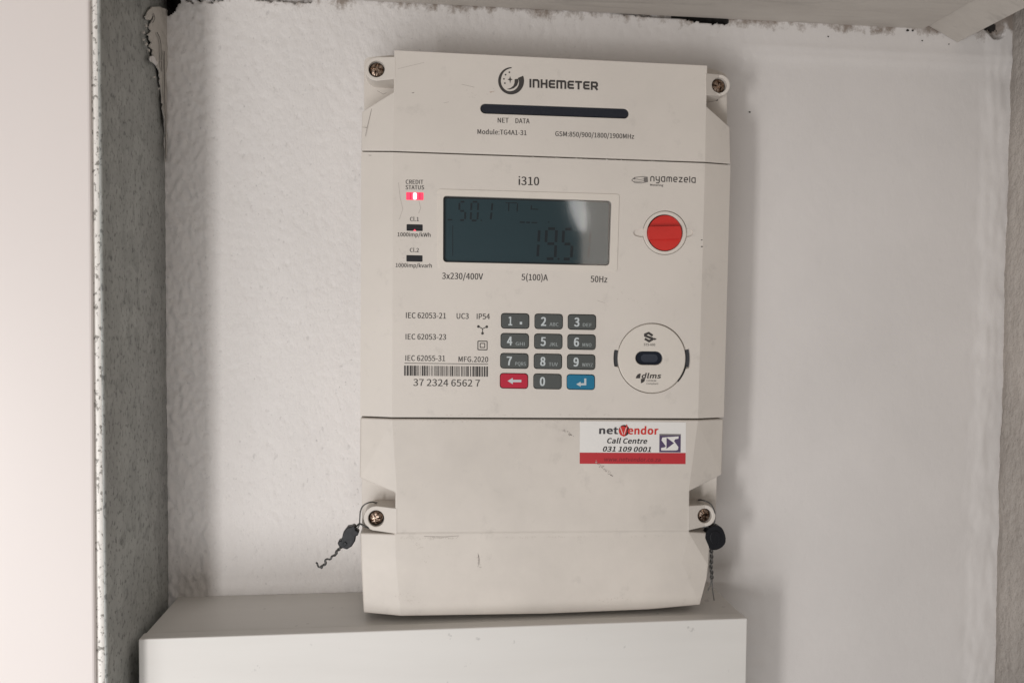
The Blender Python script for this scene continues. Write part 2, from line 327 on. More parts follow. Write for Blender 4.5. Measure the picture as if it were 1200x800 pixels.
# letter outlines: advance, then closed contours as x,y,x,y ...
FONT_A = {'A':[106,[1,0,17,0,29,39,76,39,89,0,106,0,62,128,44,128],[33,52,40,72,53,115,66,72,72,52]],'B':[115,[18,0,58,0,84,4,101,17,107,38,104,53,95,63,81,68,81,69,91,75,98,85,100,97,94,115,79,125,56,128,18,128],[34,74,34,116,54,116,70,114,80,107,84,95,81,84,71,76,53,74],[34,13,34,61,56,61,75,59,87,51,91,38,87,24,75,16,56,13]],'C':[112,[66,-2,81,0,94,6,105,16,96,26,88,19,78,14,67,12,45,18,32,37,27,65,32,92,46,110,67,116,77,115,86,111,93,104,102,115,93,123,81,128,67,131,38,123,18,100,10,64,18,28,37,6]],'D':[120,[18,0,50,0,83,8,103,30,110,65,103,99,83,121,50,128,18,128],[34,13,34,115,48,115,73,109,89,92,93,65,89,37,73,19,48,13]],'E':[103,[18,0,93,0,93,14,34,14,34,61,82,61,82,74,34,74,34,115,92,115,92,128,18,128]],'F':[97,[18,0,34,0,34,58,83,58,83,71,34,71,34,115,92,115,92,128,18,128]],'G':[121,[68,-2,84,0,98,5,108,13,108,67,65,67,65,53,93,53,93,19,83,14,70,12,46,18,32,37,27,65,32,92,47,110,70,116,81,115,90,110,97,104,106,115,97,122,85,128,69,131,39,123,18,100,10,64,18,28,38,6]],'H':[127,[18,0,34,0,34,61,94,61,94,0,110,0,110,128,94,128,94,75,34,75,34,128,18,128]],'I':[51,[18,0,34,0,34,128,18,128]],'J':[94,[41,-2,62,3,73,17,77,38,77,128,61,128,61,39,58,23,51,15,40,12,31,13,24,18,18,26,6,18,15,7,27,0]],'K':[113,[18,0,34,0,34,41,56,67,94,0,112,0,66,80,106,128,88,128,34,64,34,128,18,128]],'L':[95,[18,0,90,0,90,14,34,14,34,128,18,128]],'M':[142,[18,0,32,0,32,71,30,109,31,109,41,80,65,13,76,13,100,80,111,109,112,109,109,71,109,0,124,0,124,128,105,128,81,60,72,33,71,33,62,60,37,128,18,128]],'N':[127,[18,0,33,0,33,67,33,81,32,94,31,107,32,107,46,81,92,0,109,0,109,128,93,128,93,62,94,48,95,34,96,21,95,21,81,47,34,128,18,128]],'O':[130,[65,-2,93,6,113,29,120,65,113,100,93,123,65,131,36,123,17,100,10,65,17,29,36,6],[65,12,45,18,32,37,27,65,32,92,45,110,65,116,85,110,98,92,103,65,98,37,85,18]],'P':[111,[18,0,34,0,34,51,55,51,80,55,96,68,102,91,96,113,79,125,54,128,18,128],[34,64,34,115,52,115,71,113,82,105,86,91,83,76,72,67,53,64]],'Q':[130,[65,11,45,18,32,36,27,65,32,92,45,110,65,116,85,110,98,92,103,65,98,36,85,18],[104,-32,123,-29,119,-17,106,-19,93,-17,82,-11,74,-2,98,9,114,32,120,65,113,100,93,123,65,131,36,123,17,100,10,65,16,32,32,9,57,-2,67,-17,83,-28]],'R':[111,[34,67,34,115,55,115,72,113,83,106,86,92,83,78,72,70,55,67],[88,0,106,0,74,56,89,63,99,75,103,92,97,114,81,125,58,128,18,128,18,0,34,0,34,54,57,54]],'S':[104,[53,-2,76,3,91,16,97,34,93,50,84,61,70,68,52,76,42,81,34,88,31,98,34,108,42,114,55,116,66,115,76,111,84,105,92,115,82,123,69,129,55,131,34,126,20,114,14,97,18,81,28,70,40,64,59,56,70,50,77,43,80,33,77,22,68,15,53,12,40,14,28,19,18,28,8,17,21,7,36,0]],'T':[105,[44,0,61,0,61,115,99,115,99,128,5,128,5,115,44,115]],'U':[126,[63,-2,87,3,103,20,109,53,109,128,94,128,94,53,90,28,79,16,63,12,48,16,37,28,33,53,33,128,17,128,17,53,23,20,40,3]],'V':[101,[41,0,60,0,101,128,84,128,64,59,51,16,50,16,38,59,17,128,0,128]],'W':[154,[32,0,51,0,70,77,77,107,84,77,103,0,123,0,149,128,134,128,120,58,113,17,112,17,103,58,85,128,70,128,52,58,43,17,42,17,35,58,21,128,5,128]],'X':[100,[3,0,20,0,39,35,49,55,50,55,61,35,80,0,98,0,60,65,95,128,78,128,61,96,52,77,51,77,41,96,23,128,5,128,40,66]],'Y':[93,[38,0,54,0,54,50,93,128,76,128,60,92,47,64,46,64,34,92,17,128,0,128,38,50]],'Z':[106,[9,0,97,0,97,14,29,14,96,119,96,128,15,128,15,115,77,115,9,10]],'a':[99,[38,-2,49,0,60,4,70,11,71,0,85,0,85,58,81,79,71,93,52,98,37,96,24,91,14,85,20,74,29,79,38,83,49,84,61,81,67,72,69,60,36,54,16,42,10,25,14,10,24,1],[43,11,31,14,26,26,30,37,43,44,69,50,69,23,60,16,51,12]],'b':[108,[58,-2,78,4,93,21,99,49,95,75,82,91,61,98,51,96,41,91,32,84,32,101,32,139,16,139,16,0,29,0,30,10,31,10,40,3,49,-1],[55,11,48,12,40,15,32,21,32,71,41,78,49,83,57,84,72,80,80,67,83,49,79,29,69,16]],'c':[89,[54,-2,65,-1,75,3,84,10,77,20,67,14,55,11,40,16,29,28,26,47,29,67,40,79,55,84,66,82,74,76,82,86,75,92,66,96,55,98,32,92,16,75,9,47,15,21,31,4]],'d':[109,[48,-2,59,0,69,4,77,11,78,11,79,0,92,0,92,139,76,139,76,103,77,86,69,92,60,96,50,98,30,91,15,74,9,47,14,20,28,4],[52,11,38,16,29,28,26,48,29,67,39,79,53,84,61,83,69,80,76,74,76,24,68,17,60,13]],'e':[97,[55,-2,67,-1,77,2,86,7,80,18,69,12,56,11,40,15,29,26,25,44,89,44,90,53,85,77,72,92,52,98,31,91,15,74,9,47,15,21,32,4],[25,55,30,71,39,81,52,85,65,81,73,71,76,55]],'f':[57,[6,82,19,82,19,0,35,0,35,82,55,82,55,95,35,95,35,110,38,124,48,129,59,126,62,139,46,142,31,138,22,127,19,110,19,95,6,94]],'g':[99,[48,-44,74,-39,90,-27,96,-11,93,2,82,9,63,12,44,12,31,15,28,22,30,29,34,33,48,30,66,34,78,46,83,63,81,74,75,83,95,83,95,95,61,95,48,98,30,93,17,82,12,64,14,53,19,44,25,38,25,37,18,30,14,20,17,10,23,4,23,3,15,-3,11,-10,9,-18,14,-32,28,-41],[48,41,38,44,31,52,28,64,31,76,38,83,48,86,58,83,66,76,68,64,65,52,58,44],[50,-33,36,-31,26,-25,23,-16,25,-8,33,0,45,-1,61,-1,76,-4,81,-13,77,-23,66,-30]],'h':[106,[16,0,32,0,32,69,41,77,49,82,58,84,68,81,74,73,76,58,76,0,92,0,92,60,89,81,79,93,63,98,51,95,41,90,32,82,32,101,32,139,16,139]],'i':[48,[16,0,32,0,32,95,16,95],[24,115,32,118,35,125,32,133,24,136,17,133,14,125,17,118]],'j':[48,[6,-42,21,-39,30,-28,32,-11,32,95,16,95,16,-11,14,-25,5,-30,-5,-28,-8,-40],[24,115,32,118,35,125,32,133,24,136,16,133,13,125,16,118]],'k':[97,[16,0,32,0,32,25,50,46,78,0,95,0,59,57,91,95,73,95,33,45,32,45,32,139,16,139]],'l':[50,[33,-2,42,-1,40,11,37,11,32,18,32,139,16,139,16,19,18,7,23,0]],'m':[162,[16,0,32,0,32,69,41,77,49,82,56,84,66,81,72,73,74,58,74,0,90,0,90,69,98,77,106,82,114,84,124,81,129,73,131,58,131,0,147,0,147,60,144,81,135,93,119,98,107,95,97,89,87,79,82,89,73,95,61,98,50,95,40,89,31,81,29,95,16,95]],'n':[107,[16,0,32,0,32,69,41,77,49,82,58,84,68,81,74,73,76,58,76,0,92,0,92,60,89,81,79,93,63,98,51,95,41,89,31,81,29,95,16,95]],'o':[106,[53,-2,75,4,91,21,97,47,91,75,75,92,53,98,31,92,15,75,9,47,15,21,31,4],[53,11,39,16,29,28,26,47,29,67,39,79,53,84,68,79,77,67,81,47,77,28,68,16]],'p':[109,[16,-40,32,-40,32,-8,32,9,40,3,49,-1,58,-2,78,4,93,21,99,49,95,75,82,91,61,98,51,96,40,91,31,84,29,95,16,95],[55,11,48,12,41,15,32,21,32,71,41,78,49,83,57,84,72,80,80,67,83,49,79,29,69,16]],'q':[109,[76,-40,92,-40,92,95,80,95,78,86,69,92,61,96,50,98,30,91,15,74,9,47,14,20,28,4,48,-2,59,0,69,4,77,11,76,-6],[52,11,38,16,29,28,26,48,29,67,39,79,53,84,61,83,69,80,76,74,76,24,68,17,60,13]],'r':[68,[16,0,32,0,32,61,39,74,48,81,56,83,65,82,68,95,58,98,48,95,39,88,31,78,29,95,16,95]],'s':[82,[41,-2,60,2,71,12,75,26,71,40,60,49,47,55,37,59,29,64,26,71,30,81,44,85,55,83,65,77,73,87,65,92,55,96,44,98,26,94,15,84,11,71,15,57,25,49,39,43,49,39,57,33,60,25,56,15,41,10,31,12,22,16,13,22,6,11,16,4,28,-1]],'t':[66,[46,-2,64,1,60,13,50,11,38,15,35,29,35,82,61,82,61,95,35,95,35,122,22,122,20,95,5,94,5,82,19,82,19,29,21,13,30,2]],'u':[106,[44,-2,56,0,66,6,75,15,76,15,77,0,90,0,90,95,74,95,74,28,66,19,58,13,49,12,38,14,33,22,31,37,31,95,15,95,15,35,18,14,27,2]],'v':[91,[37,0,55,0,89,95,73,95,55,41,46,13,37,41,19,95,2,95]],'w':[140,[31,0,50,0,63,51,70,79,71,79,77,51,91,0,110,0,136,95,120,95,107,40,101,14,100,14,93,40,78,95,63,95,48,40,42,14,41,14,35,40,21,95,5,95]],'x':[87,[3,0,19,0,32,22,42,39,43,39,53,22,67,0,85,0,53,48,82,95,65,95,54,74,45,58,44,58,35,74,22,95,5,95,34,50]],'y':[91,[18,-41,34,-37,45,-25,53,-8,89,95,73,95,56,42,48,15,38,42,19,95,2,95,40,0,38,-7,33,-18,26,-25,17,-28,10,-26,6,-39]],'z':[83,[6,0,78,0,78,13,26,13,77,86,77,95,12,95,12,82,56,82,6,9]],'0':[97,[49,-2,70,5,84,27,89,65,84,101,70,123,49,131,27,123,14,101,9,65,14,27,27,5],[49,11,36,16,27,34,24,65,27,95,36,112,49,118,61,112,70,95,73,65,70,34,61,16]],'1':[97,[15,0,86,0,86,13,60,13,60,128,48,128,40,125,32,122,21,119,21,109,44,109,44,13,15,13]],'2':[97,[8,0,88,0,88,14,53,14,32,13,58,40,76,67,82,93,78,113,65,126,45,131,30,128,18,122,7,112,16,103,24,110,33,116,43,118,56,114,64,105,67,92,60,69,41,42,8,9]],'3':[97,[46,-2,67,2,82,15,87,34,84,50,74,61,60,67,60,68,72,74,80,85,83,99,78,116,65,127,46,131,32,129,20,123,10,115,18,105,26,112,35,116,45,118,57,115,64,108,67,97,63,85,52,76,31,73,31,61,55,57,67,48,71,35,68,22,59,14,45,11,32,13,22,18,13,26,5,15,15,7,28,0]],'4':[97,[60,0,75,0,75,35,92,35,92,48,75,48,75,128,57,128,4,46,4,35,60,35],[60,48,20,48,49,92,60,111,60,88]],'5':[97,[46,-2,66,3,82,18,88,42,83,65,69,78,49,83,39,81,30,78,33,115,82,115,82,128,19,128,15,68,24,63,34,69,45,71,59,67,68,57,72,41,68,25,58,15,44,11,31,13,21,18,13,25,5,15,15,6,28,0]],'6':[97,[53,-2,71,3,84,18,90,39,85,62,73,75,54,80,44,78,34,73,25,64,30,96,42,113,58,117,69,115,78,108,87,117,79,124,69,129,57,131,34,124,17,102,10,61,15,26,31,5],[25,51,34,61,43,66,51,68,64,64,72,54,74,39,71,24,64,14,53,10,39,15,30,29]],'7':[97,[35,0,51,0,55,45,66,82,89,119,89,128,9,128,9,115,71,115,51,80,39,44]],'8':[97,[49,-2,70,2,84,14,89,31,86,46,78,57,68,65,75,73,82,84,85,96,80,114,68,126,49,130,31,126,19,115,14,98,17,85,23,76,32,68,32,67,20,59,12,47,8,32,13,14,28,2],[58,70,43,76,33,85,29,98,31,109,39,116,49,118,61,115,68,107,71,96,69,86,65,78],[49,10,35,13,26,21,22,33,25,45,31,55,40,62,57,55,69,45,74,31,71,20,62,12]],'9':[97,[41,-2,64,5,81,28,88,70,82,104,67,124,44,131,26,125,13,111,8,89,12,67,24,53,43,49,54,51,64,56,73,64,67,33,56,16,41,11,29,14,19,21,10,11,18,4,28,-1],[72,78,64,68,55,62,46,61,33,64,25,74,23,89,26,104,33,115,45,118,59,114,68,100]],'.':[49,[24,-2,32,1,36,10,32,19,24,22,16,19,13,10,16,1]],':':[49,[24,68,32,72,36,81,32,89,24,93,16,89,13,81,16,72],[24,-2,32,1,36,10,32,19,24,22,16,19,13,10,16,1]],'-':[61,[8,43,53,43,53,55,8,55]],'/':[69,[2,-31,14,-31,66,139,54,139]],'(':[59,[42,-34,52,-30,39,-4,32,25,29,54,32,84,39,112,52,139,42,143,28,116,19,87,16,54,19,22,28,-7]],')':[59,[17,-34,31,-7,40,22,43,54,40,87,31,116,17,143,7,139,20,112,27,84,30,54,27,25,20,-4,7,-30]]}
FONT_B = FONT_A
def _area(c): return sum(c[i][0]*c[(i+1)%len(c)][1]-c[(i+1)%len(c)][0]*c[i][1] for i in range(len(c)))/2
def _inside(p, c):
    r = False
    for i in range(len(c)):
        a, b = c[i], c[i-1]
        if (a[1] > p[1]) != (b[1] > p[1]) and p[0] < (b[0]-a[0])*(p[1]-a[1])/(b[1]-a[1])+a[0]: r = not r
    return r
def glyph_contours(font, ch, bold):
    rec = font[ch]; H = max(font['H'][1][1::2]); cs = [[(c[i]/H, c[i+1]/H) for i in range(0, len(c), 2)] for c in rec[1:]]
    out = []
    for k, c in enumerate(cs):
        depth = sum(_inside(c[0], d) for q, d in enumerate(cs) if q != k)
        if (_area(c) > 0) != (depth % 2 == 0): c = c[::-1]
        o = []
        for i in range(len(c)):
            p = Vector(c[i]); d0 = (p-Vector(c[i-1])).normalized(); d1 = (Vector(c[(i+1) % len(c)])-p).normalized()
            n0 = Vector((d0.y, -d0.x)); n1 = Vector((d1.y, -d1.x)); n_ = n0+n1
            if n_.length < 1e-6: n_ = n0
            n_.normalize(); o.append(p+n_*bold*min(1.5, 1/max(0.4, n_.dot(n0))))
        out.append(o)
    return rec[0]/H, out
def text(s, x0, yb0, x1, yb1, cap, Y, m, parent, bold=0.0, font=None, shear=0.0, name='lettering'):
    """one line of print: from pixel (x0,yb0) to (x1,yb1) on its baseline, cap height in pixels, on the plane Y"""
    font = font or FONT_A; cur = 0; gl = []
    for ch in s:
        if ch == ' ': cur += 0.30; continue
        a, cs = glyph_contours(font, ch, 0)
        for dx, dy in (((0, 0),) if bold < 0.004 else ((-bold, 0), (bold, 0)) if bold < 0.032 else ((-bold, -bold*.5), (bold, -bold*.5), (-bold, bold*.5), (bold, bold*.5))):
            gl.append([[(p.x+cur+dx+shear*p.y, p.y+dy) for p in c] for c in cs])
        cur += a+bold*1.2
    xs = [p[0] for c in gl for q in c for p in q]; lo, hi = min(xs), max(xs)
    A, B = at(x0, yb0, Y), at(x1, yb1, Y); H = (at(x0, yb0-cap, Y)-A).length
    ux = (B-A); w = ux.length; ux.normalize(); uz = Vector((-ux.z, 0, ux.x)); sx = w/(hi-lo)
    bm = bmesh.new()
    for k, c in enumerate(gl):
        es = []; off = Vector((0, -0.000003*(k % 8), 0))
        for q in c:
            vs = [bm.verts.new(A+off+ux*((p[0]-lo)*sx)+uz*(p[1]*H)) for p in q]
            for i in range(len(vs)): es.append(bm.edges.new((vs[i], vs[(i+1) % len(vs)])))
        bmesh.ops.triangle_fill(bm, edges=es, use_beauty=True, normal=(0, -1, 0))
    for f in bm.faces:
        f.normal_update()
        if f.normal.y > 0: f.normal_flip()
    me = bpy.data.meshes.new(name); bm.to_mesh(me); bm.free()
    return link(name, me, m, parent)

# ------------------------------------------------------------------ the niche: walls, soffit
C = lambda x, y: at(x, y, 0)
X0, X1 = C(160, 400).x, C(1172, 380).x
Z1, Z0 = C(600, -40).z, C(600, 830).z
ZS = C(850, 23).z                                # soffit height at the wall
def smooth01(t): t = max(0, min(1, t)); return t*t*(3-2*t)
def px_of(p):
    d = Vector(p)-CAM; z = d.dot(fw); return CX+FPX*d.dot(rt)/z, CY-FPX*d.dot(up)/z
def wall_grid(name, x0, x1, z0, z1, nx, nz, fn, m, to3d):
    vs = []; fs = []
    for j in range(nz+1):
        for i in range(nx+1):
            a = x0+(x1-x0)*i/nx; b = z0+(z1-z0)*j/nz
            vs.append(to3d(a, b, fn(a, b)))
    for j in range(nz):
        for i in range(nx):
            k = j*(nx+1)+i; fs.append((k, k+1, k+nx+2, k+nx+1))
    me = bpy.data.meshes.new(name); me.from_pydata(vs, [], fs)
    for p in me.polygons: p.use_smooth = True
    return link(name, me, m)
XS = C(250, 400).x; XE = C(855, 400).x
ZT = C(700, 22).z
def wall_d(x, z):
    """relief of the back wall, metres towards the room"""
    left = 1-smooth01((x-C(380, 0).x)/0.14)          # pitted on the left, trowelled smooth on the right
    top = smooth01((z-C(600, 120).z)/0.03)
    p = noise.noise(Vector((x*330, z*260, 0.3)))
    r = noise.noise(Vector((x*120, z*90, 4.1)))
    amp = 0.00003+0.00012*left+0.00010*top*(1-smooth01((x-XE)/0.03))
    d = amp*(p+0.6*r)
    if p < -0.34: d += (p+0.34)*0.0006*max(left, top*0.8)*(1-smooth01((x-XE)/0.02))       # pits
    d += 0.0007*noise.noise(Vector((x*9, z*7, 2.0)))+0.00010*noise.noise(Vector((x*30, z*16, 7.0)))
    # rough band beside the steel frame
    w = 1-smooth01((x-(XS-0.004))/0.005)
    s = noise.noise(Vector((x*420, z*240, 9)))+0.7*noise.noise(Vector((x*250+z*120, z*110, 3)))+0.5*noise.noise(Vector((x*900, z*600, 3)))
    d += w*(0.00075*s+0.0006)
    # right side: ragged build-up near the corner
    w = smooth01((x-C(1140, 0).x)/0.012)
    d += w*(0.0008*noise.noise(Vector((x*60, z*65, 1)))+0.0004*noise.noise(Vector((x*260, z*110, 1)))+0.0010*smooth01((x-C(1150, 0).x+0.004*noise.noise(Vector((1, z*22, 4))))/0.01))
    # plaster lump beside the trunking end
    dx = (x-C(893, 0).x)/0.011
    dz = (z-C(880, 760).z)/0.045
    d += 0.0020*math.exp(-dx*dx)*smooth01(1.4-abs(dz))*(1+0.5*noise.noise(Vector((x*120, z*120, 5))))
    # trowelled line under the soffit on the right
    u = (z-(ZS-0.0165))/0.0025
    d += 0.0009*math.exp(-u*u*0.4)*smooth01((x-C(820, 0).x)/0.05) + 0.0008*smooth01(u*0.6)*smooth01((x-C(840, 0).x)/0.03)
    # open joint under the soffit
    rag = 0.0011*noise.noise(Vector((x*420, 0, 8)))+0.0006*noise.noise(Vector((x*1100, 0, 1)))
    jx = (0.25+0.75*smooth01((x-C(775, 22).x)/0.03))*smooth01((x-C(700, 22).x)/0.03)*(1-smooth01((x-C(852, 22).x)/0.0012))
    if jx > 0.02 and z > ZS-0.0024*jx*jx+rag*jx: d -= 0.012*jx
    # broken top left corner
    cx_, cz_ = C(198, 2).x, C(198, 2).z
    rr = abs(x-cx_)*0.9+max(0, cz_-z)*0.55+0.0022*noise.noise(Vector((x*260, z*260, 6)))
    if rr < 0.0042: d -= 0.016
    if x < C(265, 5).x and z > C(240, -0.5).z+0.0045*noise.noise(Vector((x*600, z*500, 1))): d -= 0.006
    if C(300, 0).x < x < C(365, 0).x and z > C(320, 1).z+0.0016*noise.noise(Vector((x*600, 1, 1))): d -= 0.004
    # hole in the top right corner
    cx_, cz_ = C(1163, 30).x, C(1163, 30).z
    rr = math.hypot((x-cx_), (z-cz_)*0.75)+0.003*noise.noise(Vector((x*170, z*170, 2)))
    if rr < 0.0058: d -= 0.006
    return d
PIN = [(C(a, b).x, C(a, b).z, q) for a, b, q in ((969, 44, .0006), (1079, 49, .0005), (1110, 53, .0005), (1062, 37, .0008), (1068, 37, .0007), (1100, 38, .0005), (878, 132, .0006))]
NX, NZ = 620, 480
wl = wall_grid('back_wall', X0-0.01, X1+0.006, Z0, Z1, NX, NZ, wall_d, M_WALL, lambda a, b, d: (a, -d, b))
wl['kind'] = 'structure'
M_VOID = plaster('cavity_shade', (0.035, 0.030, 0.027), 2.0, 0.5)  # near-black colour stands for the shade inside joints and holes
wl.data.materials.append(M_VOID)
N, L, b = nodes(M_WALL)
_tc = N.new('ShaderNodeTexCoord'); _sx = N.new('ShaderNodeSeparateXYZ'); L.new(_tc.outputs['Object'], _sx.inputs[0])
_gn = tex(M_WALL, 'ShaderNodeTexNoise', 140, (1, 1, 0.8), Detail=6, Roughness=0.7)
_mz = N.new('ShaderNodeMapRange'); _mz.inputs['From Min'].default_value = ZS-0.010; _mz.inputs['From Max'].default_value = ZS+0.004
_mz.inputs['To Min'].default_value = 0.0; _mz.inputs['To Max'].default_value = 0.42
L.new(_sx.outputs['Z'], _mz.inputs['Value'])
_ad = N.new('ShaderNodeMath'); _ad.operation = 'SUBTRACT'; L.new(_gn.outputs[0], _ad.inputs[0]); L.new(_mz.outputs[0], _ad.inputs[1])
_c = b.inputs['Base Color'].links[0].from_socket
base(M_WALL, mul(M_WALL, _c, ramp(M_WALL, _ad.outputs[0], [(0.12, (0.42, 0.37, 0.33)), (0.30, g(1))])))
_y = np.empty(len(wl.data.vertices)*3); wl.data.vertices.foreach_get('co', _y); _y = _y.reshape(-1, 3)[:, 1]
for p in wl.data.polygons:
    if sum(_y[v] for v in p.vertices)/4 > 0.0042: p.material_index = 1  # deep recesses get the painted shade
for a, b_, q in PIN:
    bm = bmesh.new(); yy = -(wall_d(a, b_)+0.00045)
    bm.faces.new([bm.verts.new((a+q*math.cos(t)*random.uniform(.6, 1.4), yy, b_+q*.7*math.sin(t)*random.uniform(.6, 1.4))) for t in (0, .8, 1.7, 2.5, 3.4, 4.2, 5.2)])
    fin(bm, 'pinhole_shade', M_VOID, wl)  # flat dark mark painted for the shade in a pinhole
# side wall at the right, coming forward
def side_d(y, z):
    return 0.0010*noise.noise(Vector((y*40, z*18, 3)))+0.0006*noise.noise(Vector((y*180, z*60, 5)))+0.0004*noise.noise(Vector((y*400, z*300, 5))) - 0.0022*math.exp(-(y/0.004)**2)
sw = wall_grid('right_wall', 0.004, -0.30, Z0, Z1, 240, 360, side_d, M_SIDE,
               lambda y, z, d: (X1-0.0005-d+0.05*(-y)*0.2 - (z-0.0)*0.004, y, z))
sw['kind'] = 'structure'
# soffit, lengthened forward out of view to block light from above
def box(bm, x0, x1, y0, y1, z0, z1):
    v = [bm.verts.new((x, y, z)) for x in (x0, x1) for y in (y0, y1) for z in (z0, z1)]
    for f in ((0,1,3,2), (4,6,7,5), (0,4,5,1), (2,3,7,6), (0,2,6,4), (1,5,7,3)): bm.faces.new([v[i] for i in f])
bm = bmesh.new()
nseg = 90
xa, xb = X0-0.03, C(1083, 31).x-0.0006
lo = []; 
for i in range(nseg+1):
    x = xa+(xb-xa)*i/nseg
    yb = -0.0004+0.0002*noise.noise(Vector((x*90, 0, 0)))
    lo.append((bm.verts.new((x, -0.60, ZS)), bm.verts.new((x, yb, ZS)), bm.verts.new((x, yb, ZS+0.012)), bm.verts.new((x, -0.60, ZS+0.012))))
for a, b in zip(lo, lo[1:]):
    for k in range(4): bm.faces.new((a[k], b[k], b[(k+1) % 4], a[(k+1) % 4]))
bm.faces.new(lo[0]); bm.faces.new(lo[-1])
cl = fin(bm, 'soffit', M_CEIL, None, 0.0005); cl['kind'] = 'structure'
# cover strip running forward along the soffit
P1, P2 = C(1083.5, 30), C(1120, 51)
bm = bmesh.new()
prof = [(P1.x, P1.z), (P2.x, P2.z), (P2.x+0.0012, P2.z+0.0008), (P2.x+0.0012, P2.z+0.03), (P1.x, P1.z+0.03)]
a = [bm.verts.new((x, -0.0012, z)) for x, z in prof]; b = [bm.verts.new((x, -0.60, z)) for x, z in prof]
for i in range(5): bm.faces.new((a[i], a[(i+1) % 5], b[(i+1) % 5], b[i]))
bm.faces.new(a); bm.faces.new(b)
st = fin(bm, 'cover_strip', M_CEIL, None, 0.0003)
tagp(st, 'grimy cream cover strip running forward along the soffit in the top right corner', 'trim')

# ------------------------------------------------------------------ steel frame, flaking paint, door
XW = C(195.5, 400).x; KF = -0.0748
fr = empty('steel_frame', (XW, 0, Z0))
tagp(fr, 'galvanised steel frame standing between the white door and the plaster', 'frame')
prof = [(XW, 0.004), (XW, KF+0.0010)]
for i in range(7):
    t = i/6*math.pi/2; prof.append((XW-0.0010*(1-math.cos(t)), KF+0.0010*(1-math.sin(t))))
SOLO = -1
def sheet(name, prof, z0, z1, nz, m, parent, th=0.0012, wob=0.0):
    bm = bmesh.new(); rows = []
    for j in range(nz+1):
        z = z0+(z1-z0)*j/nz
        rows.append([bm.verts.new((x+wob*noise.noise(Vector((y*20, z*9, 1)))*(1 if y > KF+0.003 else 0), y, z)) for x, y in prof])
    for j in range(nz):
        for i in range(len(prof)-1): bm.faces.new((rows[j][i], rows[j][i+1], rows[j+1][i+1], rows[j+1][i]))
    o = fin(bm, name, m, parent, smooth=True)
    s = o.modifiers.new('solid', 'SOLIDIFY'); s.thickness = th; s.offset = SOLO
    return o
web = sheet('web', prof, Z0, Z1, 60, M_GALV, fr, wob=0.0006)
LX = at(107, 400, KF).x
sheet('lip', [prof[-1], (LX+0.0004, KF), (LX, KF+0.0003), (LX, KF+0.006)], Z0, Z1, 60, M_GALV_LIT, fr)
# flaking paint on the web near the top
def webpt(px, py, off):            # point on the web plane X = XW
    d = fw*FPX+rt*(px-CX)-up*(py-CY); t = (XW+off-CAM.x)/d.x; return CAM+d*t
def patch(name, poly, off, m, tag, th=0.0005, n=0, parent=None):
    rg = random.Random(n+2); q = []
    for (ax, ay), (bx, by) in zip(poly, poly[1:]+poly[:1]):
        k = max(1, int(math.hypot(bx-ax, by-ay)/3.0))
        for i in range(k):
            t = i/k; j = 0.7 if ax < 192 and bx < 192 else 0.25
            q.append((ax+(bx-ax)*t+rg.uniform(-j, j)*1.3, ay+(by-ay)*t+rg.uniform(-j, j)*1.3))
    bm = bmesh.new(); vs = [bm.verts.new(webpt(x, y, off+0.0006*noise.noise(Vector((x*.3, y*.1, 0))))) for x, y in q]
    es = [bm.edges.new((vs[i], vs[(i+1) % len(vs)])) for i in range(len(vs))]
    bmesh.ops.triangle_fill(bm, edges=es, use_beauty=True, normal=(1, 0, 0))
    bmesh.ops.subdivide_edges(bm, edges=bm.edges, cuts=2, use_grid_fill=False)
    for v in bm.verts: v.co.x += 0.0005*noise.noise(Vector((v.co.y*300, v.co.z*200, n)))
    o = fin(bm, name, m, parent); s = o.modifiers.new('s', 'SOLIDIFY'); s.thickness = th; s.offset = 0
    return tagp(o, *tag) if tag else o
patch('paint_flake', [(196.5, 12), (189, 9), (183, 8), (178, 9), (172, 14), (170, 20), (172, 24), (176, 24), (178, 18), (181, 20), (176, 27), (174, 33), (177, 36), (172, 40), (174, 46), (177, 50), (175, 54), (179, 58), (178, 66), (183, 70), (182, 77), (185, 83), (187, 92), (188.5, 110), (191, 130), (193, 150), (193.6, 190), (194.6, 190), (195, 110), (196.4, 60)], 0.0010, M_PEEL,
      ('ragged flap of off-white paint peeling from the steel frame under the dark corner hole', 'paint flake'))
patch('paint_chip', [(176, 66), (179, 65), (184, 73), (182, 78), (179, 74), (176, 72)], 0.0018, M_WALL,
      ('small bright white paint chip stuck to the steel frame below the larger flap', 'paint chip'), n=3)
def crack(poly, off):
    bm = bmesh.new(); vs = [bm.verts.new(webpt(x, y, off)) for x, y in stroke(poly, 0.7)]
    es = [bm.edges.new((vs[i], vs[(i+1) % len(vs)])) for i in range(len(vs))]
    bmesh.ops.triangle_fill(bm, edges=es, use_beauty=True, normal=(1, 0, 0)); return bm
flap = [o for o in COL.objects if o.name == 'paint_flake'][0]
for k_, (cx0, cy0, r0) in enumerate(((171, 52, 1.2), (169, 47, .9), (174, 60, 1.3), (168, 38, .8), (181, 90, 1.0), (172, 31, .9), (186, 104, .8))):
    patch('crumb', [(cx0+r0*math.cos(a)*(1+.4*math.sin(3*a+k_)), cy0+r0*1.4*math.sin(a)) for a in (0, 1, 2, 3, 4, 5)], 0.0011, M_PEEL, None, n=k_, parent=flap)
fin(crack([(184, 38), (187, 44), (188.6, 52), (189, 70), (189.6, 84)], 0.0021), 'crack', M_HOLE, flap)
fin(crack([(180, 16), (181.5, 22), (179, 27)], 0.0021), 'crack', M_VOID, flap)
fin(crack([(192.4, 60), (193.2, 120), (194.2, 186)], 0.0020), 'crack', M_VOID, flap)
